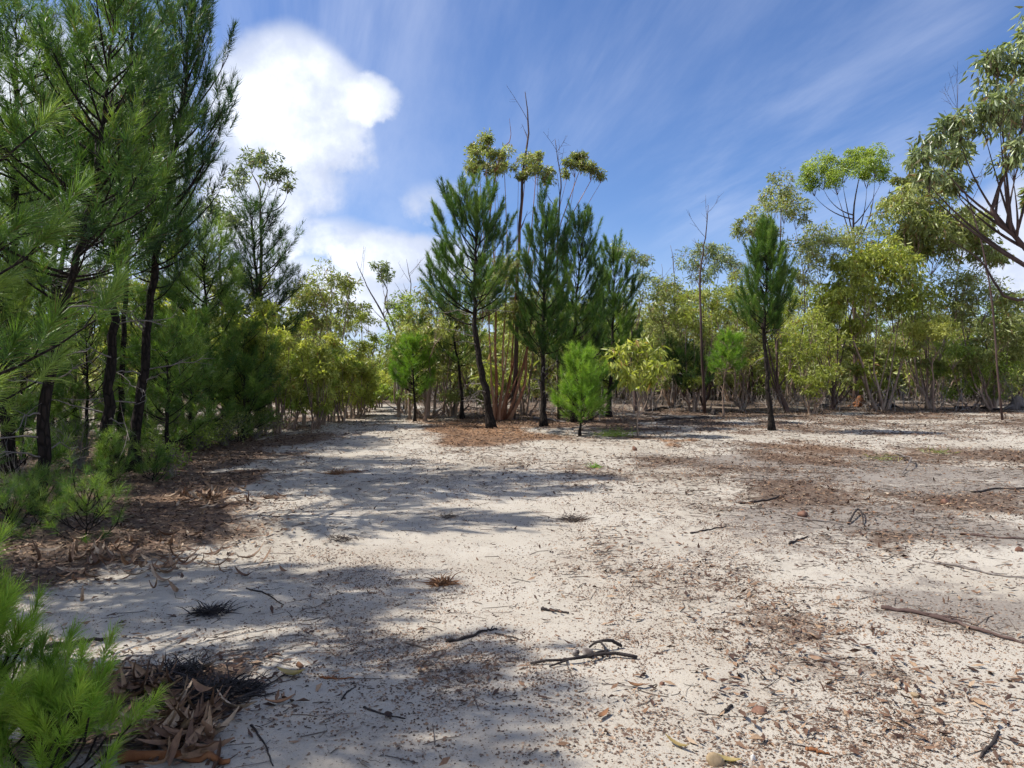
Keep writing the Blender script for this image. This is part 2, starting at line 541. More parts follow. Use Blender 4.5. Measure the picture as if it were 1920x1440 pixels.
GRAVEL = [blob(*a) for a in [
    (1500, 1250, 420, 190, 1.0), (1250, 1120, 220, 120, 1.0), (1150, 1320, 260, 130, 0.7), (800, 1230, 240, 80, 0.9), (700, 1100, 260, 70, 0.6),
    (1300, 1000, 260, 80, 0.6), (900, 900, 320, 60, 0.4), (560, 1200, 180, 120, 0.5), (1750, 1400, 250, 90, 0.8), (700, 1380, 260, 70, 0.25), (1500, 900, 400, 60, 0.35)]]


def cover(list_, x, y):
    f = np.zeros(np.shape(x))
    k = 0.25 + 0.05 * np.clip(y, 0, 30)
    x, y = x + (fbm(x * 0.8, y * 0.8, 91, 4) - 0.5) * 3.2 * k, y + (fbm(x * 0.8, y * 0.8, 95, 4) - 0.5) * 3.2 * k
    for (cx, cy, rx, ry, s) in list_:
        r2 = ((x - cx) / rx) ** 2 + ((y - cy) / ry) ** 2
        f = np.maximum(f, s * np.exp(-r2 * 0.9))
    return f


def litter_at(x, y):
    f = cover(LITTER, x, y)
    f = np.maximum(f, 0.95 * sstep(y, 24, 29))
    f = np.maximum(f, 0.62 * sstep(y + (fbm(x * .5, y * .5, 47, 3) - .5) * 7, 14.5, 19))
    # the pale wheel track running off to the left of the middle
    track = np.exp(-((x - (-2.6 - 0.14 * (y - 14))) / 1.0) ** 2) * sstep(y, 9, 13)
    f = f * (1 - 0.45 * track)
    wob = (fbm(x * 0.9, y * 0.9, 44, 4) - 0.5) * 1.6
    f = np.maximum(f, 1.15 * sstep(-x + wob - (3.3 + 0.22 * np.abs(y - 8)), 0, 0.5) * (1 - 0.55 * sstep(y, 14, 18)))
    f = f * (0.15 + 1.6 * fbm(x * 1.1, y * 1.1, 41, 5))
    return np.maximum(f, 0.9 * sstep(y, 25, 31))  # far litter, made solid so its brown also stands for tree shade


def ash_at(x, y):
    return cover(ASH, x, y) * (0.05 + 1.7 * fbm(x * 0.9, y * 1.4, 51, 5))


def surf(x, y):
    x = np.asarray(x, float); y = np.asarray(y, float)
    near = 1 - sstep(y, 14, 22)
    li = litter_at(x, y)
    return height(x, y) + (fbm(x * 5, y * 5, 61, 3) - 0.5) * 0.022 * near + np.clip(li, 0, 1.2) * 0.03 * near * fbm(x * 7, y * 7, 71, 2)


def build_ground():
    def axis(lo, hi, fine_lo, fine_hi, step, grow):
        a = list(np.arange(fine_lo, fine_hi + 1e-6, step))
        s = step; v = fine_hi; up = []
        while v < hi:
            s *= grow; v += s; up.append(v)
        s = step; v = fine_lo; dn = []
        while v > lo:
            s *= grow; v -= s; dn.append(v)
        return np.array(dn[::-1] + a + up)
    xs = axis(-600, 600, -4.5, 5.5, 0.062, 1.05)
    ys = axis(-80, 1200, 2.2, 8.0, 0.055, 1.03)
    X, Y = np.meshgrid(xs, ys)
    Z = surf(X, Y)
    li = litter_at(X, Y); a = ash_at(X, Y); rd = cover(RED, X, Y)
    ny, nx = X.shape
    i = np.arange(ny - 1)[:, None] * nx; j = np.arange(nx - 1)[None]
    Q = np.stack([i + j, i + j + 1, i + nx + j + 1, i + nx + j], -1).reshape(-1, 4)
    g = Geo()
    g.add(np.stack([X, Y, Z], -1).reshape(-1, 3), Q)
    o = g.obj('ground', ground_mat(), smooth=True)
    for nm, arr in (('litter', li), ('ash', a), ('red', rd), ('grav', cover(GRAVEL, X, Y))):
        at = o.data.attributes.new(nm, 'FLOAT', 'POINT')
        at.data.foreach_set('value', arr.ravel().astype(np.float32))
    tag(o, 'pale sandy clearing scattered with litter', None, None, 'structure')
    return o


build_ground()


# ------------------------------------------------------------------ foliage generators
def needles(g, pos, dirs, length, n, nl, nw, tint, rng, bend=False, spread=(1.30, 0.40)):
    """bottlebrush shoots: pos, dirs (T,3); length (T,); n needles each"""
    T = len(pos)
    if T == 0:
        return
    s = rng.random((T, n)) ** 0.8
    D = dirs[:, None, :]
    rnd = rng.normal(size=(T, n, 3))
    perp = nrm(rnd - (rnd * D).sum(-1, keepdims=True) * D)
    ang = spread[0] + (spread[1] - spread[0]) * s + rng.normal(0, 0.12, (T, n))
    nd = nrm(D * np.cos(ang)[..., None] + perp * np.sin(ang)[..., None] + np.array([0, 0, -0.05]))
    base = pos[:, None, :] + D * (s * length[:, None])[..., None]
    L = nl * (0.7 + 0.6 * rng.random((T, n)))[..., None]
    side = nrm(np.cross(nd, rng.normal(size=(T, n, 3)))) * nw * 0.5
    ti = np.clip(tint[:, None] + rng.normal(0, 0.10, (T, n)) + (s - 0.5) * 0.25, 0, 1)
    ti = np.where(rng.random(ti.shape) < 0.035, 0.06 * rng.random(ti.shape), np.maximum(ti, 0.11))
    if not bend:
        V = np.stack([base - side, base + side, base + nd * L], 2).reshape(-1, 3)
        F = np.arange(len(V)).reshape(-1, 3)
        g.add(V, None, F, np.repeat(ti.ravel(), 3))
    else:
        mid = base + nd * L * 0.55
        tip = base + nd * L + np.array([0, 0, -0.12]) * L
        V = np.stack([base - side, base + side, mid + side * 0.85, mid - side * 0.85, tip], 2).reshape(-1, 3)
        k = np.arange(len(V) // 5)[:, None] * 5
        g.add(V, k + np.array([[0, 1, 2, 3]]), k + np.array([[3, 2, 4]]), np.repeat(ti.ravel(), 5))


def leaves(g, pos, axis, ln, wd, tint, rng):
    """lance-shaped leaves: pos, axis (n,3); ln, wd (n,)"""
    n = len(pos)
    side = nrm(np.cross(axis, rng.normal(size=(n, 3))))
    nor = np.cross(side, axis)
    ln = ln[:, None]; wd = wd[:, None]
    a = pos; c = pos + axis * ln
    m = pos + axis * ln * 0.42
    fold = nor * wd * 0.35
    V = np.stack([a, m + side * wd * 0.5 + fold, c - nor * ln * 0.08, m - side * wd * 0.5 + fold], 1).reshape(-1, 3)
    k = np.arange(n)[:, None] * 4
    F = np.concatenate([k + np.array([[0, 1, 2]]), k + np.array([[0, 2, 3]])])
    g.add(V, None, F, np.repeat(tint, 4))


def clump(gl, gt, c, r, n, ln, rng, flat=0.72, droop=0.6, tone=0.5, base=None, tw=7):
    """one rounded head of gum leaves with its fine twigs"""
    c = np.asarray(c, float)
    # a few sub-heads make the outline uneven
    k = max(5, int(5 + r * 8))
    sub = nrm(rng.normal(size=(k, 3)) * np.array([1, 1, 0.7]) + np.array([0, 0, 0.25])) * r * 0.92 * rng.random((k, 1)) ** 0.6
    sr = r * (0.18 + 0.45 * rng.random(k) ** 1.4)
    st = rng.normal(0, 0.10, k)
    w = rng.integers(0, k, n)
    dv = nrm(rng.normal(size=(n, 3)) + np.array([0, 0, 0.55]))
    rad = rng.random(n) ** 0.4
    p = sub[w] + dv * (sr[w] * rad)[:, None]
    p[:, 2] *= flat
    p[:, 2] = np.where(p[:, 2] < -0.45 * r, -p[:, 2] * 0.7, p[:, 2])
    pos = c + p
    ax = nrm(dv * 0.7 + rng.normal(size=(n, 3)) * 0.55 + np.array([0, 0, -droop]))
    L = ln * (0.6 + 0.7 * rng.random(n))
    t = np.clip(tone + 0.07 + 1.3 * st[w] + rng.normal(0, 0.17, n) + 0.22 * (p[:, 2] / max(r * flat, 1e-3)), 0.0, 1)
    brown = rng.random(n) < 0.07
    t = np.where(brown, rng.random(n) * 0.12, np.maximum(t, 0.14))
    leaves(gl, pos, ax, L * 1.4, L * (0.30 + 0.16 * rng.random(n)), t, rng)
    if gt is not None:
        b = c - np.array([0, 0, r * flat * 0.95]) if base is None else np.asarray(base, float)
        for i in range(tw):
            e = c + p[rng.integers(0, n)] * 0.9
            mid = 0.5 * (b + e) + rng.normal(0, 0.08 * r, 3)
            tube(gt, bez(b, mid, e, 4), np.linspace(0.006, 0.0025, 4) * max(0.8, r * 2), 3, 0.45, cap=False)


def pine(name, label, path, r0, crown0, width, cat='pine tree', mat='pine', bark='pine_bark', group=None, seed=0, whorl=0.32, per=5,
         nl=0.15, nw=0.008, nn=55, shoot=0.34, spike=0.5, side=(1.0, 1.0), low=0.5, tone=0.42, dead=0, bend=False, fill=1.0, dens=1.0, shape=0.8, tufts=11, spread=(1.30, 0.40)):
    """path: trunk points (world). side: branch length factors towards -x and +x."""
    rng = np.random.default_rng(seed + 100)
    P = smooth_path(path, max(10, 5 * len(path)))
    n = len(P)
    base = P[0].copy()
    root = thing(name, base, label, cat, group)
    H = P[-1][2] - P[0][2]
    P[0][2] -= 0.08
    gt = Geo()
    t = np.linspace(0, 1, n)
    R = r0 * (1 - 0.90 * t ** 0.9)
    R[0] *= 1.7; R[1] *= 1.15
    P = P + np.concatenate([[[0, 0, 0]], rng.normal(0, 0.006 * H ** 0.5, (n - 1, 3)) * np.array([1, 1, 0.1])])
    tube(gt, P, R, 9, 0.42, 0.07, rng)
    pos = []; drs = []; lens = []; tin = []
    s = crown0
    dz = whorl / H
    ph = rng.random() * 6
    while s < 0.985:
        f = (s - crown0) / max(1 - crown0, 1e-3)
        prof = width * ((1 - f) ** shape * 0.88 + 0.10) * min(1.0, low + 2.2 * f)
        k = per if f < 0.8 else max(3, per - 1)
        k = max(2, int(round(k * dens)))
        ph += 1.3
        for i in range(k):
            if rng.random() > fill:
                continue
            a = ph + i * 2 * pi / k + rng.normal(0, 0.3)
            sd = side[0] if cos(a) < 0 else side[1]
            fac = 1 + (sd - 1) * abs(cos(a))
            L = prof * fac * (0.65 + 0.5 * rng.random())
            if L < 0.12: L = 0.12
            el = radians(8 + 50 * f ** 0.9 * spike * 1.4 + rng.normal(0, 7))
            p0 = on_path(P, min(s + rng.normal(0, dz * 0.3), 0.99))
            h = np.array([cos(a), sin(a), 0])
            p1 = p0 + (h * cos(el) + np.array([0, 0, sin(el)])) * L * 0.55
            p2 = p0 + h * L * cos(el) * 0.95 + np.array([0, 0, L * (sin(el) + 0.38 * spike + 0.1)])
            B = bez(p0, p1, p2, 6)
            br = min(r0 * 0.26, 0.007 + 0.012 * L)
            tube(gt, B, np.linspace(br, 0.005, 6), 5, 0.40, cap=False)
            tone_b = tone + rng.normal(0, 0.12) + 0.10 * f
            nt = max(2, int(L * tufts))
            for q in range(nt):
                u = 1.0 if q == 0 else 0.22 + 0.76 * rng.random()
                pp = on_path(B, u)
                tg = nrm(on_path(B, min(u + .05, 1)) - on_path(B, max(u - .1, 0)))
                lat = nrm(np.cross(tg, [0, 0, 1.0])) * (1 if rng.random() < .5 else -1)
                dd = nrm(tg * 0.8 + (0 if q == 0 else 1) * lat * (0.3 + 0.6 * rng.random()) + np.array([0, 0, 0.25 + 0.75 * spike]) + rng.normal(0, 0.15, 3))
                ll = shoot * (0.6 + 0.7 * rng.random()) * (1.0 if L > 0.4 else 0.8)
                if q:
                    e = pp + dd * (0.06 + 0.16 * rng.random())
                    tube(gt, np.array([pp, e]), [0.006, 0.004], 3, 0.42, cap=False)
                    pp = e
                pos.append(pp); drs.append(dd); lens.append(ll)
                tin.append(tone_b + rng.normal(0, 0.10))
        s += dz * (0.8 + 0.4 * rng.random())
    # leading shoots
    for q in range(4):
        dd = nrm(np.array([0, 0, 1.0]) + rng.normal(0, 0.22, 3))
        pos.append(P[-1] - np.array([0, 0, 0.12])); drs.append(dd); lens.append(shoot * (0.8 + 0.5 * rng.random())); tin.append(tone + 0.12)
    gt.obj('trunk', M[bark], root, True, base)
    gl = Geo()
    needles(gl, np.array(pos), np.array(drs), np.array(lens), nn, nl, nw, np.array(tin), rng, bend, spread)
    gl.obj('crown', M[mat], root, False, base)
    for i in range(dead):
        gd = Geo()
        f = crown0 * (0.25 + 0.85 * rng.random())
        p0 = on_path(P, f)
        a = rng.random() * 2 * pi
        L = (0.5 + 0.9 * rng.random()) * min(1.0, width)
        h = np.array([cos(a), sin(a), 0])
        p2 = p0 + h * L + np.array([0, 0, rng.normal(0.05, 0.18)])
        B = bez(p0, p0 + h * L * .5 + np.array([0, 0, 0.12]), p2, 7) + np.concatenate([[[0, 0, 0]], rng.normal(0, 0.02, (6, 3))])
        tube(gd, B, np.linspace(0.012, 0.003, 7), 4, 0.6, cap=False)
        for _ in range(5):
            u = 0.3 + 0.65 * rng.random(); q0 = on_path(B, u)
            q1 = q0 + nrm(h * 0.6 + rng.normal(0, 0.6, 3)) * L * 0.28
            tube(gd, bez(q0, .5 * (q0 + q1) + rng.normal(0, .02, 3), q1, 4), np.linspace(0.005, 0.002, 4), 3, 0.6, cap=False)
        gd.obj('dead_branch', M['grey_wood'], root, True, base)
    return root


def gum(name, label, base, clumps, r0=0.06, stems=1, leaf='gum_olive', bark='gum_bark', cat='gum tree', group=None, seed=0, ln=0.09, n=240,
        fork=0.62, droop=0.6, flat=0.88, tone=0.5, spread=0.25, bare=(), split=True, tw=7, bow=0.0, lead=None):
    """clumps: [(centre, radius)]. Each head gets a limb that leaves its stem below it."""
    rng = np.random.default_rng(seed + 500)
    base = np.asarray(base, float)
    root = thing(name, base, label, cat, group)
    C = np.array([c for c, r in clumps]); Rr = np.array([r for c, r in clumps])
    order = np.argsort(C[:, 0] + 0.3 * C[:, 1])
    groups = np.array_split(order, stems)
    for gi, idx in enumerate(groups):
        if len(idx) == 0:
            continue
        gs = Geo()
        cen = C[idx].mean(0)
        zmin = C[idx][:, 2].min()
        off = np.array([0.0, 0, 0])
        if stems > 1:
            a = rng.random() * 6.28
            off = np.array([(gi - (stems - 1) / 2) * 0.07 + rng.normal(0, .02), rng.normal(0, 0.07), 0])
        top = cen * np.array([fork, fork, 0]) + base * np.array([1 - fork, 1 - fork, 0])
        top[2] = base[2] + (zmin - base[2]) * fork
        hh = top[2] - base[2]
        b0 = base + off - np.array([0, 0, 0.06])
        if lead is not None and stems == 1:
            pts = [b0] + [np.asarray(p, float) for p in lead]
        else:
            pts = [b0, b0 + (top - b0) * 0.33 + rng.normal(0, 0.018 * hh, 3) * [1, 1, 0] + np.array([bow * hh, 0, 0]), b0 + (top - b0) * 0.66 + rng.normal(0, 0.022 * hh, 3) * [1, 1, 0] + np.array([bow * hh, 0, 0]), top]
        # the stem's leader carries on to the highest head
        hi = idx[np.argmax(C[idx][:, 2])]
        tip = C[hi] - np.array([0, 0, Rr[hi] * flat * 0.9])
        pts += [0.5 * (pts[-1] + tip) + rng.normal(0, 0.04 * hh, 3) * [1, 1, .3], tip]
        S = smooth_path(pts, 16)
        rr = r0 / math.sqrt(stems) * (1.15 if stems > 1 else 1.0)
        rad = rr * (1 - 0.85 * np.linspace(0, 1, 16) ** 0.8); rad[0] *= 1.35
        tn = 0.5 + rng.normal(0, 0.12)
        tube(gs, S, rad, 7, tn, 0.05, rng)
        gl = None if split else Geo()
        for ci in idx:
            c, r = C[ci], Rr[ci]
            bb = c - np.array([0, 0, r * flat * 0.95])
            if ci != hi:
                zfrac = (c[2] - base[2]) / max(S[-1][2] - base[2], .1)
                u = np.clip(0.50 + 0.25 * rng.random(), 0.3, 0.95) * min(1.0, zfrac)
                p0 = on_path(S, u)
                dv = bb - p0
                ctl = p0 + dv * np.array([.62, .62, .34]) + rng.normal(0, 0.06 * np.linalg.norm(dv), 3)
                B = bez(p0, ctl, bb, 8)
                br = max(0.006, rr * (1 - 0.8 * u) * 0.62)
                tube(gs, B, np.linspace(br, 0.005, 8), 5, tn - 0.06, cap=False)
            g1 = Geo() if gl is None else gl
            nl_ = int(0.92 * n * (r / 0.5) ** 1.6) + 30
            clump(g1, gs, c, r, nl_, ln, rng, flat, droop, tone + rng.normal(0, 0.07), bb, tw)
            if gl is None:
                g1.obj('foliage', M[leaf], root, False, base)
        if gl is not None:
            gl.obj('crown', M[leaf], root, False, base)
        if gi == 0:
            for bp in bare:
                B = smooth_path([on_path(S, bp[0])] + [np.asarray(q, float) for q in bp[1]], 9)
                tube(gs, B, np.linspace(max(0.009, rr * .45), 0.004, 9), 5, 0.3, cap=False)
        gs.obj('trunk' if stems == 1 else 'stem', M[bark], root, True, base)
    return root


def pxclumps(L, d, rng, dd=0.5):
    """heads given as (px, py, radius px) of the photograph at distance d"""
    return [(pt(a, b, d + rng.normal(0, dd)), 1.28 * r / FPX * d) for a, b, r in L]


def envelope(c, rad, n, r, rng, lo=-0.9):
    out = []
    for _ in range(n):
        while True:
            v = rng.uniform(-1, 1, 3)
            if (v ** 2).sum() < 1 and v[2] > lo:
                break
        out.append((np.asarray(c) + v * np.asarray(rad), r * (0.75 + 0.5 * rng.random())))
    return out



# ================================================================== trees
def trunk_px(pts, d=None):
    b = ground_at(*pts[0]) if d is None else ground_d(pts[0][0], d)
    return [b] + [pt(x, y, b[1]) for x, y in pts[1:]]


rs = np.random.default_rng(3)

# ---- the dark pines on the left
GL = 'tall pines at the left edge of the clearing'
pine('pine_tree', 'tall pine with dark leaning trunk, nearest of the trunks left of the clearing', trunk_px([(72, 965), (88, 760), (125, 560), (172, 370), (200, 180), (215, 20)]), 0.075, 0.40, 1.5,
     seed=1, group=GL, dead=9, nn=70, nl=0.17, nw=0.009, whorl=0.28, tone=0.54, spike=0.6, side=(1.2, 0.8), low=0.7, tufts=8, fill=0.85, shoot=0.38, spread=(1.1, 0.3))
pine('pine_tree', 'tall straight black-trunked pine, left of a leaning pair at the clearing edge', trunk_px([(192, 905), (205, 700), (218, 520), (232, 330), (248, 120), (262, -120)]), 0.085, 0.40, 1.5,
     seed=2, group=GL, dead=9, nn=70, nl=0.17, nw=0.009, whorl=0.28, tone=0.48, spike=0.6, tufts=8, fill=0.85, shoot=0.38, spread=(1.1, 0.3))
pine('pine_tree', 'tall pine leaning right, its dark crown edging the white cloud', trunk_px([(248, 885), (268, 700), (290, 500), (325, 310), (350, 120), (368, -60)]), 0.088, 0.36, 1.45,
     seed=3, group=GL, dead=9, nn=70, nl=0.16, nw=0.0085, whorl=0.28, tone=0.28, spike=0.9, side=(0.9, 1.05), tufts=8, shoot=0.40, spread=(1.0, 0.3))
pine('pine_tree', 'thin dark pine standing between the two thick black trunks', trunk_px([(222, 860), (230, 660), (238, 480), (246, 330), (250, 200)]), 0.06, 0.55, 0.9, seed=4, group=GL, dead=6, nn=50, tone=0.36)
pine('pine_tree', 'slim leaning pine just behind the nearest left trunk', trunk_px([(70, 860), (98, 640), (118, 480), (135, 330), (150, 160)]), 0.07, 0.52, 1.2, seed=5, group=GL, dead=6, nn=55, tone=0.58)
pine('pine_tree', 'brown-trunked pine at the very left border of the photograph', trunk_px([(12, 890), (18, 700), (28, 450), (30, 200), (34, 30)]), 0.11, 0.50, 1.5, seed=6, group=GL, dead=6, nn=60, tone=0.58)
pine('pine_tree', 'dark ragged pine behind the left pines, jutting into the pale sky', trunk_px([(492, 800), (490, 640), (480, 520), (470, 400)]), 0.10, 0.30, 1.3, seed=7, dead=3, nn=55, tone=0.28, spike=0.55, side=(0.8, 1.25), shape=0.5)
pine('pine_tree', 'bushy low pine whose boughs hang over the left edge of the track', trunk_px([(395, 825), (392, 700), (385, 560), (380, 440)]), 0.07, 0.10, 1.35, seed=8, dead=5, nn=70, nl=0.16, tone=0.66, spike=0.35, low=0.9, shape=0.55, whorl=0.30)
pine('pine_tree', 'feathery pine filling the gap behind the leaning left pines', trunk_px([(320, 800), (322, 640), (330, 500), (335, 330)]), 0.08, 0.30, 1.4, seed=9, dead=5, nn=55, tone=0.62, spike=0.4, shape=0.5)
pine('pine_tree', 'leafy pine at the far left rear with pale feathery boughs', ([ground_d(90, 15)] + [pt(100, 560, 15), pt(104, 380, 15), pt(110, 120, 15)]), 0.09, 0.28, 1.7, seed=10, dead=4, nn=55, tone=0.66, spike=0.4, shape=0.5)

for i, (bx, d2, top, w, tn, lb) in enumerate([(455, 15.5, 640, 0.9, 0.40, 'dense low pine with dark drooping boughs right of the leaning trunks'), (355, 14, 620, 0.8, 0.46, 'low bushy pine between the leaning trunk and the track'), (160, 13, 600, 0.9, 0.42, 'low bushy pine behind the gap between the two nearest trunks'),
                                              (40, 12, 560, 0.9, 0.48, 'low bushy pine at the left border behind the brown trunk'), (268, 16, 560, 0.9, 0.40, 'low pine seen just right of the straight black trunk'), (-25, 8.5, 560, 0.9, 0.44, 'low feathery pine cut by the left border'),
                                              (312, 12.2, 650, 0.7, 0.42, 'low feathery pine just right of the leaning pair')]):
    pine('pine_tree', lb, [ground_d(bx, d2), pt(bx + 3, 0.5 * (top + 820), d2), pt(bx, top, d2)], 0.04, 0.08, w, seed=340 + i, nn=80, nl=0.15, nw=0.009, whorl=0.26, tone=tn + 0.22, spike=0.45, low=0.9, shape=0.4, tufts=8, shoot=0.3, group='low young pines behind the left trunks')

# ---- near pines just outside the left edge, boughs reaching in
pine('pine_tree', 'near pine at left border with long bright needle tufts reaching in', [np.array([-3.75, 4.2, float(height(-3.75, 4.2))]), np.array([-3.7, 4.2, 1.5]), np.array([-3.65, 4.15, 2.8]), np.array([-3.7, 4.15, 4.4])],
     0.06, 0.26, 1.30, seed=11, nl=0.21, nw=0.0035, nn=150, shoot=0.20, whorl=0.36, per=5, tone=0.74, spike=0.40, bend=True, shape=0.45, low=0.8, mat='pine', tufts=4.0, spread=(1.0, 0.3))
pine('pine_tree', 'tall shading pine off the left border behind the near tufts', [np.array([-5.0, 3.7, float(height(-5.0, 3.7))]), np.array([-5.0, 3.7, 2.5]), np.array([-5.05, 3.7, 4.2]), np.array([-5.1, 3.6, 5.5])],
     0.12, 0.50, 1.2, seed=12, nn=60, nl=0.18, nw=0.009, tone=0.45, spike=0.5, shape=0.5)

for i, (tx, ty, th) in enumerate([(-8.9, 8.2, 7.0), (-9.2, 10.6, 7.4)]):  # unseen pines added to shade the litter bank
    pine('pine_tree', ['pine outside the left border level with the nearest trunk', 'pine outside the left border level with the leaning pair'][i], [np.array([tx, ty, float(height(tx, ty))]), np.array([tx, ty, 3.0]), np.array([tx + .1, ty, th])], 0.1, 0.3, 1.5, seed=15 + i, nn=45, nl=0.18, nw=0.011, tone=0.5, shape=0.5)
pine('pine_tree', 'pine wholly beyond the left border that shades the litter edge', [np.array([-6.4, 5.7, float(height(-6.4, 5.7))]), np.array([-6.4, 5.7, 2.2]), np.array([-6.3, 5.7, 4.4]), np.array([-6.3, 5.7, 6.6])],
     0.11, 0.30, 1.4, seed=13, nn=55, nl=0.18, nw=0.010, tone=0.45, spike=0.5, shape=0.5)

# ---- the pines of the island in the middle
GC = 'pines in the middle clump of trees'
PL = dict(fill=0.95, nn=150, nl=0.145, nw=0.0095, shoot=0.42, spread=(1.05, 0.30), tufts=7.5, group=GC)
pine('pine_tree', 'broad pine with bent charred trunk, tallest of the middle clump', trunk_px([(922, 803), (910, 730), (893, 640), (889, 560), (893, 470), (897, 400)]), 0.11, 0.50, 1.30,
     seed=20, dead=10, whorl=0.27, tone=0.55, spike=0.72, side=(1.2, 0.9), low=0.8, shape=0.42, **PL)
pine('pine_tree', 'narrow dark-crowned pine right of the multi-stemmed gum', trunk_px([(1020, 800), (1018, 700), (1020, 560), (1026, 418)]), 0.085, 0.42, 0.85,
     seed=21, dead=6, whorl=0.26, tone=0.46, spike=0.8, low=0.9, shape=0.28, **PL)
pine('pine_tree', 'pointed dark pine behind the bright little pine', trunk_px([(1078, 792), (1074, 700), (1082, 560), (1095, 425)]), 0.085, 0.36, 1.0,
     seed=22, dead=4, whorl=0.26, tone=0.44, spike=0.75, low=0.9, shape=0.36, **PL)
pine('pine_tree', 'dense green pine at right end of the middle clump', trunk_px([(1142, 782), (1145, 700), (1150, 600), (1150, 490)]), 0.085, 0.24, 1.1,
     seed=23, whorl=0.24, tone=0.60, spike=0.7, low=0.9, shape=0.40, **PL)
pine('pine_tree', 'short dark pine half hidden behind the charred trunks', trunk_px([(1108, 788), (1112, 690), (1115, 575)]), 0.06, 0.25, 0.75, seed=24, tone=0.34, low=0.9, shape=0.4, **PL)
pine('pine_tree', 'wide-boughed lower pine at the left flank of the broad one', trunk_px([(868, 786), (862, 700), (845, 600), (838, 500)]), 0.06, 0.35, 1.05, seed=27, tone=0.60, spike=0.5, low=0.8, shape=0.4, **dict(PL, tufts=6, nn=90))
pine('pine_tree', 'small bright green pine in front of the dark pines', trunk_px([(1088, 818), (1090, 760), (1088, 680)]), 0.035, 0.22, 0.62, cat='pine tree',
     mat='pine_bright', seed=25, whorl=0.17, per=7, nn=80, nl=0.15, nw=0.008, shoot=0.24, spike=0.55, low=0.9, tone=0.50, shape=0.35)
pine('pine_tree', 'bright young pine tuft among the pale saplings left of the clump', trunk_px([(778, 790), (776, 720), (772, 645)]), 0.04, 0.35, 0.62, mat='pine_bright', seed=26, whorl=0.2, per=6, nn=70, nl=0.15, nw=0.009, shoot=0.24, low=0.9, tone=0.35, shape=0.4)

# ---- right side
pine('pine_tree', 'lone slender pine standing by itself right of centre', trunk_px([(1447, 807), (1440, 720), (1433, 610), (1437, 520), (1440, 462)]), 0.075, 0.44, 0.62,
     seed=30, dead=4, fill=0.95, nn=170, nl=0.15, nw=0.0095, whorl=0.19, per=6, tone=0.52, spike=0.9, low=0.9, shape=0.45, shoot=0.44, tufts=7.5, spread=(1.05, 0.30))
pine('pine_tree', 'little pale-stemmed pine with one bright tuft near the lone pine', trunk_px([(1357, 782), (1356, 720), (1372, 640)]), 0.03, 0.62, 0.55, mat='pine_bright', bark='gum_bark', seed=31, whorl=0.15, per=6, nn=70, nl=0.16, nw=0.009, shoot=0.24, low=0.9, tone=0.38, shape=0.4)
pine('pine_tree', 'low dark green pine leaning in the shade behind the yellow sapling', trunk_px([(1305, 770), (1290, 720), (1272, 668)]), 0.05, 0.35, 0.85, seed=32, nn=70, nl=0.14, nw=0.010, whorl=0.2, tone=0.30, low=0.9, shape=0.35)


# ---- gums: helper by photograph positions
def G(name, label, base, heads, d=None, **kw):
    b = ground_at(*base) if d is None else ground_d(base[0], d)
    cl = pxclumps(heads, b[1], rs, kw.pop('dd', 0.45))
    H = max(c[2] for c, r in cl) - b[2]
    for _ in range(kw.pop('skirt', 0)):
        a = rs.random() * 6.28; q = 0.3 + 0.7 * rs.random()
        cl.append((b + np.array([cos(a) * q, sin(a) * q * .7, H * (0.14 + 0.34 * rs.random())]), 0.24 + 0.16 * rs.random()))
    return gum(name, label, b, cl, **kw)


# the tall multi-stemmed gum of the middle clump with three heads on bare stems
b = ground_at(940, 788); d = b[1]
G('gum_tree', 'tall many-stemmed gum with reddish base and three leafy heads above the pines', (940, 788),
  [(908, 282, 26), (928, 296, 24), (900, 312, 26), (930, 322, 20), (884, 318, 12), (946, 312, 12), (916, 262, 12), (985, 310, 20), (1008, 322, 24), (1006, 298, 14), (1026, 340, 13), (972, 328, 12), (1078, 312, 20), (1108, 318, 20), (1090, 294, 16), (1126, 330, 12), (1062, 328, 10),
   (905, 560, 40), (960, 520, 45), (985, 590, 42)], r0=0.13, stems=7, bark='gum_bark_red', leaf='gum_olive', seed=40, n=1150, ln=0.075, fork=0.45, tone=0.44,
  bare=[(0.85, [pt(935, 300, d), pt(957, 262, d), pt(955, 222, d)])], tw=8, dd=0.3)
# bare leaders that rise above it
def snag(name, label, path, r0, twigs, seed, cat='dead tree', bark='gum_bark_dark', group=None, sub=True, ln=0.9):
    rng = np.random.default_rng(seed + 900)
    P = smooth_path(path, 18)
    base = P[0].copy()
    P[0][2] -= 0.06
    P[1:] += rng.normal(0, 0.012, (17, 3)) * [1, 1, 0]
    root = thing(name, base, label, cat, group)
    g = Geo()
    tube(g, P, r0 * (1 - 0.86 * np.linspace(0, 1, 18)), 6, 0.45, 0.05, rng)
    g.obj('trunk', M[bark], root, True, base)
    for i in range(twigs):
        g = Geo()
        u = 0.45 + 0.5 * rng.random()
        p0 = on_path(P, u)
        a = rng.random() * 6.28
        v = nrm(np.array([cos(a), sin(a) * 0.6, 0.9 + 0.6 * rng.random()])) * ln * (0.4 + 0.8 * rng.random())
        B = bez(p0, p0 + v * 0.5 + rng.normal(0, .06, 3), p0 + v + np.array([0, 0, .08]), 7)
        tube(g, B, np.linspace(max(0.006, r0 * (1 - u) * 0.6), 0.003, 7), 4, 0.4, cap=False)
        for _ in range(3):
            q = on_path(B, 0.4 + .5 * rng.random())
            e = q + nrm(v + rng.normal(0, 0.5, 3)) * ln * 0.28
            tube(g, np.array([q, e]), [0.004, 0.002], 3, 0.4, cap=False)
        g.obj('bare_branch', M[bark], root, True, base)
    return root


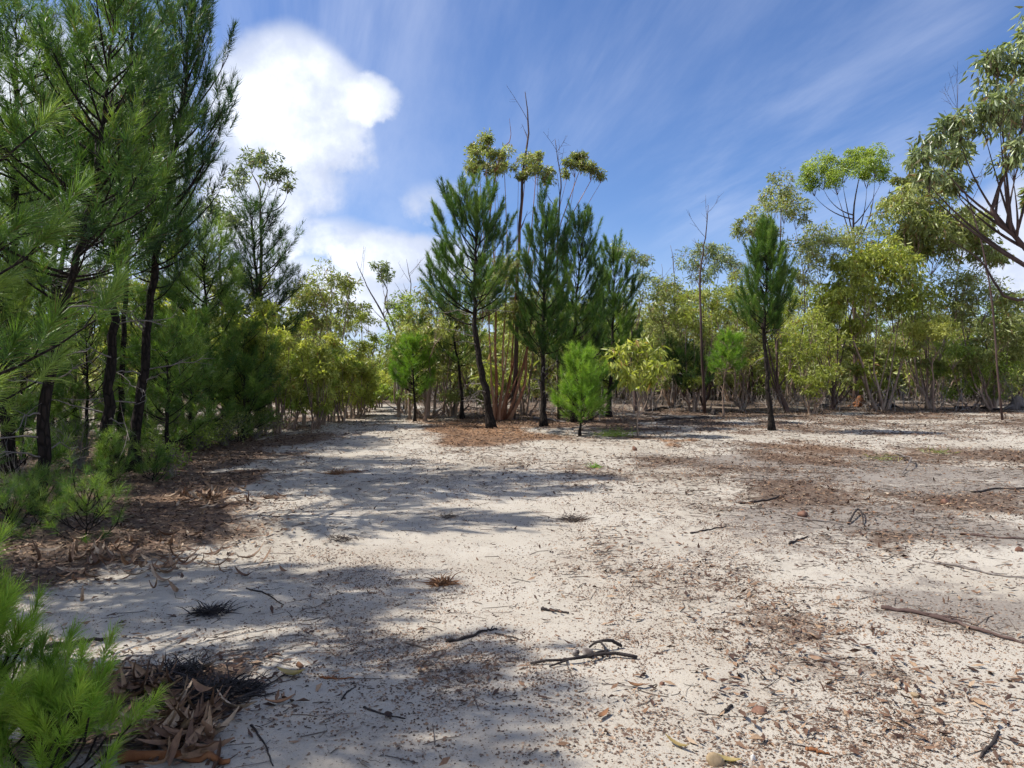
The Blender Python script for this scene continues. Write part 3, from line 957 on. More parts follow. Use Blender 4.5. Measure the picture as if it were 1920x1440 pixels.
snag('dead_tree', 'tallest bare leafless stem rising through the middle clump into blue sky', [ground_at(962, 786), pt(968, 640, d), pt(972, 480, d), pt(980, 330, d), pt(992, 235, d), pt(984, 172, d)], 0.07, 5, 1)
snag('dead_tree', 'thin leafless stem beside the right-hand leafy head of the middle gum', [ground_at(1048, 786), pt(1045, 600, d), pt(1046, 420, d), pt(1052, 340, d), pt(1040, 262, d)], 0.05, 6, 2)
snag('dead_tree', 'thin dark leafless pole rising over the gums left of the lone pine', [ground_at(1322, 775), pt(1315, 640, 23.5), pt(1313, 520, 23.5), pt(1322, 450, 23.5), pt(1328, 385, 23.5)], 0.055, 10, 3, bark='gum_bark_dark')
snag('dead_tree', 'crooked leafless top poking out between middle clump and dark pole', [ground_d(1262, 27), pt(1262, 640, 27), pt(1265, 540, 27), pt(1258, 460, 27)], 0.05, 8, 4, bark='grey_wood')
snag('dead_tree', 'second thin bare top left of the crooked one', [ground_d(1243, 28), pt(1243, 640, 28), pt(1245, 560, 28), pt(1240, 495, 28)], 0.04, 5, 5, bark='grey_wood')
snag('dead_tree', 'pale forked leafless tree beside the small round head over the track end', [ground_d(748, 26), pt(742, 660, 26), pt(722, 600, 26), pt(690, 540, 26), pt(668, 490, 26)], 0.06, 7, 6, bark='grey_wood')
snag('dead_tree', 'bare grey tip above the gums left of the track', [ground_d(622, 27), pt(620, 620, 27), pt(622, 540, 27), pt(618, 492, 27)], 0.04, 7, 7, bark='grey_wood')
snag('dead_tree', 'bare twin tips at the left shoulder of the broad middle pine', [ground_d(768, 24), pt(766, 620, 24), pt(770, 540, 24), pt(762, 486, 24)], 0.04, 6, 8, bark='grey_wood')
snag('dead_tree', 'leafless reddish twigs beyond the overhanging gum at top right', [ground_d(1880, 21), pt(1850, 500, 21), pt(1800, 320, 21), pt(1795, 160, 21)], 0.035, 12, 9, bark='gum_bark_dark', ln=1.2)

# gum sapling with drooping yellow leaves
G('gum_sapling', 'pale-stemmed gum sapling with drooping yellow-green leaves beside the bright little pine', (1197, 818),
  [(1170, 665, 26), (1195, 650, 28), (1222, 665, 26), (1235, 690, 22), (1160, 690, 20), (1200, 690, 30), (1215, 715, 24), (1180, 715, 22)], r0=0.028, leaf='gum_yellow', ln=0.15, n=120, droop=1.2, seed=41, tone=0.50, dd=0.25, cat='gum sapling', split=False)
# the little yellow tree on the right
G('gum_sapling', 'small lone gum with pale stem and bright yellow round head at right', (1752, 772), [(1745, 612, 26), (1722, 616, 18), (1768, 618, 20), (1745, 628, 26)], r0=0.045, leaf='gum_yellow', seed=42, tone=0.92, n=1900, ln=0.07, cat='gum sapling', dd=0.2, bow=0.02)

# right-hand tree line
G('gum_tree', 'flat-topped umbrella gum on a forked bare stem against blue sky', (1604, 762), [(1528, 345, 22), (1545, 325, 30), (1580, 312, 30), (1612, 298, 30), (1640, 308, 24), (1650, 330, 16), (1570, 340, 24), (1625, 330, 22)],
  d=28, r0=0.10, seed=43, leaf='gum_green', bark='gum_bark_dark', n=900, ln=0.085, lead=[pt(1603, 640, 28), pt(1600, 520, 28), pt(1600, 438, 28)], tone=0.55, tw=8)
G('gum_tree', 'gum with stacked rounded heads above the lone pine', (1478, 760), [(1465, 358, 30), (1448, 385, 30), (1470, 390, 28), (1415, 418, 26), (1395, 438, 20), (1492, 405, 24), (1440, 440, 22), (1420, 440, 20)],
  d=25, r0=0.10, skirt=3, seed=44, leaf='gum_olive', n=480, tone=0.50, bark='gum_bark_dark')
G('gum_tree', 'wide dark-limbed gum crown under the umbrella gum', (1560, 762), [(1505, 480, 36), (1530, 450, 32), (1560, 462, 34), (1590, 455, 26), (1500, 520, 30), (1540, 500, 30), (1620, 450, 28)],
  d=26, r0=0.10, skirt=5, seed=45, leaf='gum_olive', n=460, tone=0.46, bark='gum_bark_dark')
G('gum_tree', 'yellow-green many-stemmed gum, broadest of the right tree line', (1650, 762), [(1590, 515, 48), (1640, 490, 52), (1690, 510, 52), (1570, 555, 42), (1620, 560, 50), (1675, 570, 50), (1545, 600, 38), (1600, 620, 36), (1715, 555, 40)],
  d=25.8, r0=0.15, stems=7, skirt=6, seed=46, leaf='gum_yellow', ln=0.13, droop=0.9, n=460, tone=0.42, fork=0.75)
G('gum_tree', 'tall long-leaved gum rising behind the small yellow tree', (1738, 764), [(1720, 355, 44), (1695, 395, 40), (1750, 395, 48), (1720, 430, 48), (1775, 430, 42), (1690, 450, 40), (1800, 455, 40), (1745, 470, 44), (1835, 440, 36), (1850, 480, 34), (1810, 420, 34)],
  d=26.5, r0=0.12, stems=3, skirt=5, seed=47, leaf='gum_olive', ln=0.15, droop=1.0, n=420, tone=0.55, fork=0.7)
G('gum_tree', 'shrubby gum right of the lone pine trunk', (1525, 762), [(1520, 610, 34), (1495, 640, 32), (1545, 650, 36), (1510, 680, 30), (1550, 700, 28), (1500, 715, 24)], d=24, r0=0.07, stems=3, skirt=4, seed=48, leaf='gum_yellow', n=360, tone=0.36, fork=0.6)
G('gum_tree', 'grey-green gum with leaning limbs at the right border', (1862, 764), [(1800, 535, 40), (1840, 560, 44), (1890, 575, 40), (1815, 600, 36), (1870, 620, 40), (1910, 620, 38), (1790, 570, 30)], d=25.5, r0=0.12, stems=4, skirt=6, seed=49, leaf='gum_olive', n=400, ln=0.11, tone=0.5, fork=0.65)
G('gum_tree', 'low leafy gum in the shade right of the small yellow tree', (1822, 764), [(1810, 680, 36), (1850, 690, 32), (1785, 660, 30), (1830, 650, 30), (1880, 700, 32), (1770, 700, 26)], d=26, r0=0.08, stems=3, skirt=5, seed=50, leaf='gum_green', n=380, tone=0.32)
G('gum_tree', 'leaning thin gum at the right edge behind grey twigs', (1915, 768), [(1895, 660, 34), (1920, 690, 36), (1880, 720, 28), (1940, 640, 40)], d=26, r0=0.08, stems=3, skirt=5, seed=51, leaf='gum_olive', n=380)
# overhanging gum at the top right
b = np.array([9.6, 11.6, float(height(9.6, 11.6))]); dd_ = 11.4
cl = pxclumps([(1760, 262, 40), (1735, 300, 34), (1775, 300, 40), (1742, 335, 26), (1800, 345, 26), (1870, 110, 36), (1905, 150, 44), (1875, 195, 40), (1915, 240, 44), (1850, 230, 34), (1800, 235, 30), (1900, 300, 36), (1925, 80, 44), (1960, 180, 50), (1970, 300, 50), (1935, 370, 30)], dd_, rs, 0.35)
gum('gum_tree', 'overhanging gum leaning in at top right with long drooping leaves', b, cl, r0=0.075, leaf='gum_grey', bark='gum_bark_dark', seed=52, ln=0.105, droop=1.1, n=520, tone=0.46, fork=0.6,
    lead=[pt(2060, 690, dd_), pt(1985, 560, dd_), pt(1915, 455, dd_), pt(1860, 392, dd_)], tw=9, bare=[(0.35, [pt(1890, 560, dd_), pt(1840, 490, dd_), pt(1780, 450, dd_)])])

# middle distance between clump and lone pine
G('gum_tree', 'gum with flat pale-green heads around the dark bare pole', (1318, 758), [(1318, 478, 30), (1350, 478, 24), (1295, 500, 20), (1340, 505, 20), (1372, 500, 24), (1310, 520, 20)], d=26, r0=0.09, skirt=3, seed=60, leaf='gum_grey', n=420, tone=0.5, bark='gum_bark_dark')
G('gum_tree', 'olive gum left of the dark bare pole', (1262, 756), [(1240, 545, 28), (1222, 560, 24), (1262, 545, 26), (1285, 560, 24), (1250, 585, 30), (1225, 600, 28), (1275, 600, 30), (1240, 640, 30)], d=26.5, r0=0.10, stems=2, skirt=6, seed=61, leaf='gum_olive', n=420, tone=0.46)
G('gum_tree', 'yellow-green gum behind the dark bare pole', (1300, 758), [(1300, 570, 28), (1330, 560, 28), (1285, 600, 24), (1350, 590, 30), (1320, 620, 28), (1370, 560, 28)], d=25, r0=0.09, stems=3, skirt=5, seed=62, leaf='gum_yellow', n=400, tone=0.40)
G('gum_tree', 'gum filling the space left of the lone pine crown', (1392, 758), [(1385, 520, 26), (1370, 600, 28), (1400, 580, 28), (1345, 650, 28), (1390, 650, 30), (1415, 690, 26), (1360, 690, 24)], d=26, r0=0.09, stems=3, skirt=6, seed=63, leaf='gum_olive', n=400, tone=0.48)
G('gum_tree', 'thin gum with sparse heads right of the middle clump', (1192, 758), [(1188, 488, 22), (1165, 474, 20), (1205, 490, 18), (1150, 480, 18), (1200, 520, 18), (1185, 545, 18)], d=25, r0=0.07, seed=64, leaf='gum_grey', n=380, bark='gum_bark_dark')
G('gum_tree', 'gum behind the lone pine trunk with low leaves', (1470, 758), [(1465, 620, 26), (1490, 580, 30), (1480, 660, 26), (1460, 690, 22), (1515, 560, 30)], d=27, r0=0.08, stems=3, skirt=5, seed=65, leaf='gum_yellow', n=380, tone=0.40)

# left of the middle: gums over the track end
G('gum_tree', 'round-crowned gum behind the yellow-green thicket left of the track', (598, 775), [(590, 565, 34), (612, 540, 34), (570, 585, 32), (640, 545, 26), (652, 580, 26), (600, 600, 34), (560, 610, 26), (655, 530, 18), (575, 555, 24)], d=22, r0=0.10, stems=2, skirt=4, seed=70, leaf='gum_olive', n=460, tone=0.46)
G('gum_tree', 'slim gum with layered heads at the left of the track end', (672, 768), [(665, 605, 26), (690, 603, 20), (678, 580, 16), (690, 650, 20), (670, 650, 22), (700, 635, 16), (695, 690, 18)], d=25, r0=0.07, skirt=4, seed=71, leaf='gum_yellow', n=380, tone=0.30)
G('gum_tree', 'leaning gum with one small round head over the track end', (760, 768), [(712, 500, 16), (726, 512, 16), (718, 525, 14), (738, 575, 14)], d=26, r0=0.07, seed=72, leaf='gum_grey', n=420, lead=[pt(755, 680, 26), pt(742, 620, 26), pt(722, 570, 26)], bark='grey_wood', tone=0.35)
G('gum_tree', 'wispy tall gum behind the left pines with umbrella heads against cloud', (486, 800), [(500, 300, 24), (522, 325, 20), (472, 305, 20), (538, 352, 12), (455, 330, 18), (505, 335, 16), (440, 345, 18)], d=19, r0=0.07, seed=73, leaf='gum_grey', n=420, lead=[pt(484, 640, 19), pt(490, 480, 19), pt(488, 400, 19)], bark='gum_bark_dark', tone=0.16)
G('gum_tree', 'thin gum with open heads between the left pine and the wispy gum', (425, 800), [(410, 385, 26), (425, 410, 20), (395, 405, 20), (440, 425, 16)], d=18, r0=0.06, seed=74, leaf='gum_grey', n=380, lead=[pt(420, 640, 18), pt(412, 500, 18)], bark='gum_bark_dark', tone=0.2)

# gums and saplings of the middle clump's understorey
mid = [((800, 785), [(790, 590, 34), (820, 570, 34), (850, 600, 34), (800, 640, 34), (760, 610, 28)], 'gum_olive', 'leafy gum under the left boughs of the broad middle pine'),
       ((850, 780), [(845, 650, 34), (870, 690, 30), (820, 680, 30), (860, 610, 28)], 'gum_olive', 'low olive gum left of the bent charred trunk'),
       ((985, 778), [(960, 620, 34), (1000, 640, 34), (975, 670, 32), (1005, 580, 30)], 'gum_olive', 'olive gum leaves between the reddish stems and the narrow pine'),
       ((1050, 775), [(1045, 560, 32), (1055, 610, 34), (1035, 660, 32), (1075, 640, 30)], 'gum_olive', 'gum with dull leaves between the narrow pine and the pointed pine'),
       ((935, 770), [(930, 650, 30), (945, 600, 34), (925, 700, 26)], 'gum_yellow', 'yellowish gum behind the reddish multi-stemmed base'),
       ((760, 775), [(745, 600, 26), (765, 580, 26), (755, 640, 28), (735, 650, 20)], 'gum_green', 'gum at the left tip of the middle clump beside the track'),
       ((1215, 770), [(1215, 640, 28), (1230, 670, 26), (1200, 610, 26), (1255, 640, 26)], 'gum_olive', 'olive gum behind the drooping yellow sapling')]
for i, (bs, hd, lf, lb) in enumerate(mid):
    G('gum_tree', lb, bs, hd, stems=4, r0=0.09, skirt=4, seed=80 + i, leaf=lf, n=400, tone=0.44, fork=0.7, group='gums growing under the middle pines')

# pale sapling stems left of the clump
ORD = ['first', 'second', 'third', 'fourth', 'fifth', 'sixth', 'seventh', 'eighth', 'ninth', 'tenth', 'eleventh', 'twelfth', 'thirteenth', 'fourteenth', 'fifteenth', 'sixteenth', 'seventeenth', 'eighteenth', 'nineteenth', 'twentieth']
for i, (x, y) in enumerate([(748, 782), (768, 786), (783, 784), (796, 790), (812, 782), (830, 778)]):
    r_ = np.random.default_rng(700 + i)
    hd = [(x + r_.normal(0, 18), 650 + r_.normal(0, 25), 20 + 6 * r_.random()) for _ in range(3)]
    G('gum_sapling', f'pale straight sapling stem, {ORD[i]} from the left in the stand beside the track', (x, y), hd, r0=0.055, seed=90 + i, leaf='gum_olive', n=360, fork=0.8, cat='gum sapling', group='pale saplings beside the track', split=False)

# thicket of yellow-green saplings along the left of the track
tk = [(452, 812), (492, 815), (520, 812), (545, 805), (566, 800), (588, 806), (606, 797), (622, 790), (640, 792), (652, 784), (664, 778), (676, 781), (688, 773), (700, 768), (712, 764)]
for i, (x, y) in enumerate(tk):
    r_ = np.random.default_rng(800 + i)
    bb = ground_at(x, y)
    top = np.interp(x, [440, 500, 560, 640, 700, 720], [600, 590, 640, 630, 690, 705]) + r_.normal(0, 14)
    H = (y - top) / FPX * bb[1]
    cl = envelope(bb + np.array([0, 0, H * 0.55]), (0.45, 0.42, H * 0.42), 13, 0.27, r_)
    gum('gum_sapling', f'yellow-green bushy gum sapling, {ORD[i]} from the left in the thicket beside the track', bb, cl, r0=0.06, stems=3, leaf='gum_yellow' if i % 3 else 'gum_green', bark='gum_bark', cat='gum sapling',
        group='sapling thicket left of the track', seed=110 + i, ln=0.085, n=560, tone=0.58 + 0.14 * r_.random(), fork=0.55, split=False, tw=5)
# bushes at the far end of the track
for i, (x, dd2, top) in enumerate([(716, 34, 712), (742, 33, 700), (690, 36, 690), (770, 36, 690)]):
    r_ = np.random.default_rng(840 + i)
    bb = ground_d(x, dd2); H = pt(x, top, dd2)[2] - bb[2]
    cl = envelope(bb + np.array([0, 0, H * 0.5]), (0.7, 0.6, H * 0.42), 9, 0.36, r_)
    gum('gum_sapling', ['round yellow-green bush closing the far end of the track', 'pale green bush right of the far track end', 'dull green bush at far track end behind the thicket', 'dull bush behind the pale sapling stems'][i], bb, cl, r0=0.07, stems=2, leaf=['gum_yellow', 'gum_green', 'gum_olive', 'gum_olive'][i], cat='bush', seed=140 + i, n=520, split=False)

# gums seen through the left pines
for i, (x, d2, top, w, lf) in enumerate([(-60, 15, 420, 1.5, 'gum_olive'), (40, 19, 400, 1.6, 'gum_yellow'), (130, 17, 470, 1.4, 'gum_olive'), (190, 21, 430, 1.6, 'gum_olive'), (275, 20, 480, 1.5, 'gum_yellow'),
                                     (350, 19, 450, 1.4, 'gum_yellow'), (430, 20, 500, 1.4, 'gum_olive'), (460, 16.5, 560, 1.0, 'gum_yellow'), (520, 20, 560, 1.1, 'gum_yellow'), (-150, 20, 350, 2.0, 'gum_olive')]):
    r_ = np.random.default_rng(860 + i)
    bb = ground_d(x, d2); H = pt(x, top, d2)[2] - bb[2]
    cl = envelope(bb + np.array([0, 0, H * 0.62]), (w, w * 0.8, H * 0.36), 13, 0.40, r_)
    gum('gum_tree', f'gum seen between the left pines, {ORD[i] if i < 9 else "outermost"} of the row behind them' if i < 9 else 'gum outside the left border behind the pines', bb, cl, r0=0.11, stems=3, leaf=lf, bark='gum_bark_dark', seed=160 + i, n=420, group='gums behind the left pines', split=False, fork=0.6, tone=0.45)

# back row: gums beyond the ones above, filling the wood
row = []
r_ = np.random.default_rng(21)
for x in np.arange(530, 1960, 46):
    top = np.interp(x, [530, 620, 680, 720, 770, 900, 1100, 1200, 1300, 1400, 1520, 1650, 1760, 1850, 1920], [600, 580, 640, 690, 610, 560, 560, 575, 560, 540, 520, 560, 560, 560, 600])
    row.append((x + r_.normal(0, 12), 29 + 7 * r_.random(), top + r_.normal(0, 16)))
for i, (x, d2, top) in enumerate([q for q in row if not 655 < q[0] < 760]):
    r2 = np.random.default_rng(900 + i)
    bb = ground_d(x, d2); H = pt(x, top, d2)[2] - bb[2]
    cl = envelope(bb + np.array([0, 0, H * 0.58]), (1.3, 1.0, H * 0.42), 18, 0.44, r2)
    lf = ['gum_olive', 'gum_yellow', 'gum_olive', 'gum_green'][i % 4]
    gum('gum_tree', 'slender gum in the back row of the wood behind the clearing', bb, cl, r0=0.095, stems=5, leaf=lf, bark=['gum_bark', 'gum_bark', 'gum_bark_dark'][i % 3], seed=200 + i, n=300, group='back row gums of the wood', split=False, fork=0.72, tone=0.42, tw=4)


# far wood: a mass nobody could count
def far_wood():
    g = Geo(); gt = Geo()
    r2 = np.random.default_rng(77)
    for k in range(520):
        d2 = 33 + 45 * r2.random() ** 1.3
        if k % 3 == 0: d2 = 30 + 12 * r2.random()
        x = r2.uniform(-0.95, 0.95) * d2
        if -0.26 < x / d2 < -0.15 and d2 < 40: continue
        bb = np.array([x, d2, float(height(x, d2))])
        H = (3.2 + 2.6 * r2.random()) if k % 3 else 1.5 + 1.2 * r2.random()
        if -0.24 < x / d2 < -0.14: H *= 0.5
        for c, r in envelope(bb + np.array([0, 0, H * 0.55]), (1.3, 1.0, H * 0.42), 6, 0.8, r2):
            clump(g, None, c, r, 55, 0.27, r2, flat=0.9, tone=0.5 + r2.normal(0, 0.1))
        for s in range(2):
            a = bb + np.array([r2.normal(0, .3), r2.normal(0, .3), -0.1])
            tube(gt, np.array([a, a + np.array([r2.normal(0, .3), 0, H * 0.75])]), [0.07, 0.03], 4, 0.5, cap=False)
    o = g.obj('far_wood', M['gum_olive'])
    tag(o, 'distant gum wood seen between the nearer stems', 'wood', None, 'stuff')
    gt.obj('trunks', M['gum_bark_dark'], o)


far_wood()


# ================================================================== undergrowth
GS = 'pine seedlings around the left pines'
seeds = [((160, 1015), 900, 0.45, 'green pine seedling in front of the leaning left trunks'), ((75, 990), 890, 0.40, 'pine seedling at the foot of the nearest left trunk'),
         ((205, 925), 800, 0.34, 'bright pine seedling hiding the base of the straight black trunk'), ((285, 905), 850, 0.30, 'small pine seedling right of the leaning trunk foot'),
         ((445, 830), 760, 0.42, 'pine seedling at the left track edge under the low boughs'), ((330, 850), 800, 0.35, 'dull pine seedling behind the leaning trunk'),
         ((20, 1010), 930, 0.40, 'pine seedling at the left border below the brown trunk'), ((130, 880), 800, 0.45, 'pine seedling between the two nearest left trunks')]
for i, (bp, top, w, lb) in enumerate(seeds):
    b = ground_at(*bp)
    top = bp[1] + (top - bp[1]) * 0.62
    pine('pine_seedling', lb, [b, pt(bp[0] + 3, (bp[1] + top) / 2, b[1]), pt(bp[0] + 2, top, b[1])], 0.012, 0.10, w * 0.7, cat='pine seedling', mat='pine', group=GS, seed=300 + i,
         whorl=0.07, per=5, nn=60, nl=0.11, nw=0.0035, shoot=0.14, low=0.9, tone=0.66, shape=0.4, spike=0.6, tufts=10)
pine('pine_seedling', 'bright green bushy pine seedling filling the bottom left corner', [np.array([-2.16, 2.78, float(surf(-2.16, 2.78))]), np.array([-2.15, 2.78, 0.28]), np.array([-2.13, 2.76, 0.56])], 0.016, 0.05, 0.36, cat='pine seedling',
     mat='pine_bright', seed=320, whorl=0.04, per=7, nn=150, nl=0.10, nw=0.0019, shoot=0.17, low=1.0, tone=0.55, shape=0.5, spike=0.9, bend=True, tufts=10, spread=(0.9, 0.25))
pine('pine_seedling', 'low green pine seedling beside the bushy one at bottom left', [np.array([-1.74, 2.78, float(surf(-1.74, 2.78))]), np.array([-1.73, 2.78, 0.10]), np.array([-1.72, 2.77, 0.19])], 0.010, 0.06, 0.2, cat='pine seedling',
     mat='pine_bright', seed=321, whorl=0.035, per=6, nn=140, nl=0.09, nw=0.0019, shoot=0.13, low=1.0, tone=0.55, shape=0.5, spike=0.8, bend=True, tufts=10, spread=(0.9, 0.25))

M['dry_leaf'] = bits_mat('dry_leaves', [(0.0, (0.030, 0.016, 0.012)), (0.35, (0.085, 0.045, 0.028)), (0.65, (0.20, 0.115, 0.068)), (0.85, (0.33, 0.225, 0.14)), (1.0, (0.44, 0.36, 0.27))], 0.6)
M['nut'] = bits_mat('gumnuts', [(0.0, (0.04, 0.027, 0.021)), (0.35, (0.11, 0.072, 0.053)), (0.6, (0.21, 0.135, 0.09)), (0.85, (0.34, 0.235, 0.16)), (1.0, (0.44, 0.37, 0.29))], 0.8)
M['twig'] = bits_mat('fallen_twigs', [(0.0, (0.035, 0.026, 0.022)), (0.5, (0.10, 0.075, 0.06)), (0.85, (0.22, 0.17, 0.14)), (1.0, (0.34, 0.29, 0.25))], 0.85)
M['char'] = bits_mat('charred_blades', [(0.0, (0.008, 0.007, 0.008)), (0.6, (0.03, 0.026, 0.026)), (1.0, (0.09, 0.08, 0.08))], 0.8)
M['stone_red'] = bits_mat('ironstone', [(0.0, (0.085, 0.045, 0.032)), (0.5, (0.165, 0.085, 0.058)), (1.0, (0.27, 0.16, 0.11))], 0.85)
M['stone_tan'] = bits_mat('tan_stone', [(0.0, (0.20, 0.13, 0.08)), (0.5, (0.30, 0.22, 0.13)), (1.0, (0.42, 0.33, 0.2))], 0.85)
M['stone_white'] = bits_mat('white_stone', [(0.0, (0.45, 0.42, 0.38)), (1.0, (0.66, 0.63, 0.6))], 0.85)
M['fern'] = bits_mat('dead_fern', [(0.0, (0.10, 0.05, 0.025)), (0.6, (0.26, 0.13, 0.065)), (1.0, (0.36, 0.22, 0.12))], 0.85)
M['yellow_leaf'] = leaf_mat('yellow_leaves', [(0.0, (0.22, 0.15, 0.06)), (1.0, (0.36, 0.28, 0.12))], 0.3)


def twiggy_shrub(label, bp, w, h, n, seed, mat='grey_wood', leaf=None, cat='shrub', name='twiggy_shrub', group=None):
    rng = np.random.default_rng(seed)
    b = ground_at(*bp); b[2] = float(surf(b[0], b[1]))
    root = thing(name, b, label, cat, group)
    g = Geo(); gl = Geo()
    for i in range(n):
        v = np.array([rng.normal(0, w), rng.normal(0, w), h * (0.4 + 0.7 * rng.random())])
        B = bez(b + rng.normal(0, 0.04, 3) * [1, 1, 0], b + v * [0.3, 0.3, 0.6], b + v, 6) + np.concatenate([[[0, 0, 0]], rng.normal(0, 0.012, (5, 3))])
        tube(g, B, np.linspace(0.007, 0.002, 6), 3, 0.4 + 0.4 * rng.random(), cap=False)
        for _ in range(4):
            q = on_path(B, .3 + .65 * rng.random()); e = q + nrm(v + rng.normal(0, .5, 3) * h) * h * 0.3
            tube(g, np.array([q, e]), [0.003, 0.0015], 3, 0.6, cap=False)
            if leaf:
                m_ = 9
                leaves(gl, e + rng.normal(0, 0.05, (m_, 3)), nrm(rng.normal(size=(m_, 3)) + [0, 0, .2]), 0.06 * (0.6 + rng.random(m_)), 0.02 * np.ones(m_), np.clip(rng.normal(.45, .15, m_), .15, 1), rng)
    g.obj('stems', M[mat], root, True, b)
    if leaf:
        gl.obj('foliage', M[leaf], root, False, b)


twiggy_shrub('grey leafless shrub between the leaning trunk and the track', (345, 835), 0.35, 0.7, 26, 1)
twiggy_shrub('low leafy shrub at the left track edge right of the leaning trunk', (420, 838), 0.40, 0.55, 30, 2, leaf='gum_olive')
twiggy_shrub('sparse leafy shrub under the low boughs left of the track', (375, 845), 0.35, 0.5, 24, 3, leaf='gum_green')
twiggy_shrub('grey leafless shrub left of the straight black trunk', (150, 880), 0.45, 0.8, 30, 4)
twiggy_shrub('tangled grey twigs at the left border among seedlings', (30, 930), 0.5, 0.7, 30, 5)
twiggy_shrub('dry olive shrub at the start of the sapling thicket', (480, 822), 0.4, 0.6, 34, 6, leaf='gum_olive')
twiggy_shrub('thin weedy shrub right of the small pine seedling at the trunk foot', (322, 895), 0.16, 0.45, 12, 7, leaf='gum_green')


def tuft(name, label, cat, bp, h, w, n, mat, seed, up=0.6, width=0.004, group=None):
    """grassy or ferny tuft of thin blades"""
    rng = np.random.default_rng(seed)
    b = ground_at(*bp); b[2] = float(surf(b[0], b[1]))
    g = Geo()
    v = nrm(rng.normal(size=(n, 3)) * [1, 1, 0.3] + [0, 0, up])
    v[:, 2] = np.abs(v[:, 2]) + 0.05
    p = b + rng.normal(0, w * 0.35, (n, 3)) * [1, 1, 0]
    L = h * (0.5 + 0.7 * rng.random(n))[:, None]
    sd = nrm(np.cross(v, rng.normal(size=(n, 3)))) * width
    m_ = p + v * L * 0.55; t_ = p + v * L * [1.15, 1.15, 0.75]
    V = np.stack([p - sd, p + sd, m_ + sd, m_ - sd, t_], 1).reshape(-1, 3)
    k = np.arange(n)[:, None] * 5
    g.add(V, k + np.array([[0, 1, 2, 3]]), k + np.array([[3, 2, 4]]), np.repeat(np.clip(rng.normal(.5, .2, n), 0, 1), 5))
    o = g.obj(name, M[mat], None, False, b)
    tag(o, label, cat, group)


tuft('grass_tuft', 'small green grass tuft on sand below the bright little pine', 'grass tuft', (1115, 878), 0.14, 0.12, 60, 'pine_bright', 1)
tuft('grass_tuft', 'sparse green tuft below and right of the lone pine', 'grass tuft', (1656, 862), 0.18, 0.35, 60, 'gum_olive', 2)
tuft('grass_tuft', 'pale green tuft near the right edge of the clearing', 'grass tuft', (1758, 850), 0.20, 0.35, 60, 'gum_olive', 3)
tuft('grass_tuft', 'green low tuft in the shade left of the drooping yellow sapling', 'grass tuft', (1150, 818), 0.35, 0.5, 160, 'gum_green', 4)
tuft('dead_fern', 'brown dry fern tuft at the tip of the big shadow', 'dead fern', (830, 1095), 0.13, 0.10, 130, 'fern', 5, 0.3)
tuft('dead_fern', 'dark brown dry tuft on sand by the left track edge', 'dead fern', (632, 888), 0.20, 0.16, 120, 'fern', 6, 0.3)
tuft('dead_fern', 'second smaller dry tuft right of the dark brown one', 'dead fern', (668, 886), 0.12, 0.12, 60, 'fern', 7, 0.3)
tuft('dead_fern', 'dark dry tuft lying inside the big tree shadow', 'dead fern', (640, 1010), 0.09, 0.22, 150, 'twig', 8, 0.1, 0.003)
tuft('dead_fern', 'black burnt tuft at the left with straggling blades', 'dead fern', (395, 1150), 0.13, 0.14, 220, 'char', 9, 0.15, 0.003)
tuft('dead_fern', 'dark burnt tuft on the black heap at bottom left', 'dead fern', (330, 1272), 0.15, 0.20, 420, 'char', 10, 0.2, 0.0028)
tuft('dead_fern', 'reddish-black burnt tuft right of the black heap', 'dead fern', (448, 1300), 0.12, 0.14, 260, 'char', 11, 0.15, 0.0028)
tuft('dead_fern', 'black burnt blades spread between the two burnt tufts at bottom left', 'dead fern', (385, 1312), 0.15, 0.22, 420, 'char', 14, 0.1, 0.0028)
tuft('dead_fern', 'low dark tuft in the middle of the big tree shadow', 'dead fern', (840, 970), 0.10, 0.12, 110, 'twig', 12, 0.1, 0.003)
tuft('dead_fern', 'streaky dark tuft at the tip of the big shadow', 'dead fern', (1075, 975), 0.16, 0.16, 150, 'twig', 13, 0.08, 0.003)


# ---- sticks lying on the sand
def stick(label, pts, r, mat='burnt_wood', seed=0, name='fallen_stick', cat='stick', twigs=0, lift=0.0, group='sticks lying on the sand'):
    rng = np.random.default_rng(seed + 40)
    W = [ground_at(*p) for p in pts]
    P = smooth_path(W, max(6, 4 * len(W)))
    P[:, 2] = surf(P[:, 0], P[:, 1]) + r * 0.75 + lift * np.sin(np.linspace(0, pi, len(P)))
    P[1:-1] += rng.normal(0, r * 0.35, (len(P) - 2, 3))
    g = Geo()
    base = P.mean(0).copy()
    tube(g, P, r * (1.0 - 0.5 * np.linspace(0, 1, len(P))) * (1 + rng.normal(0, .08, len(P))), 7, 0.5, 0.10, rng)
    o = g.obj(name, M[mat], None, True, base)
    tag(o, label, cat, group)
    for i in range(twigs):
        gg = Geo()
        q = on_path(P, 0.2 + 0.7 * rng.random())
        a = rng.normal(0, 1.2); L = np.linalg.norm(P[-1] - P[0]) * (0.15 + 0.2 * rng.random())
        dv = nrm(P[-1] - P[0])
        e = q + np.array([dv[0] * cos(a) - dv[1] * sin(a), dv[0] * sin(a) + dv[1] * cos(a), 0]) * L
        e[2] = float(surf(e[0], e[1])) + 0.012
        tube(gg, bez(q, .5 * (q + e) + [0, 0, .02], e, 5), np.linspace(r * .45, r * .15, 5), 5, 0.5, cap=False)
        gg.obj('twig', M[mat], o, True, base)
    return o


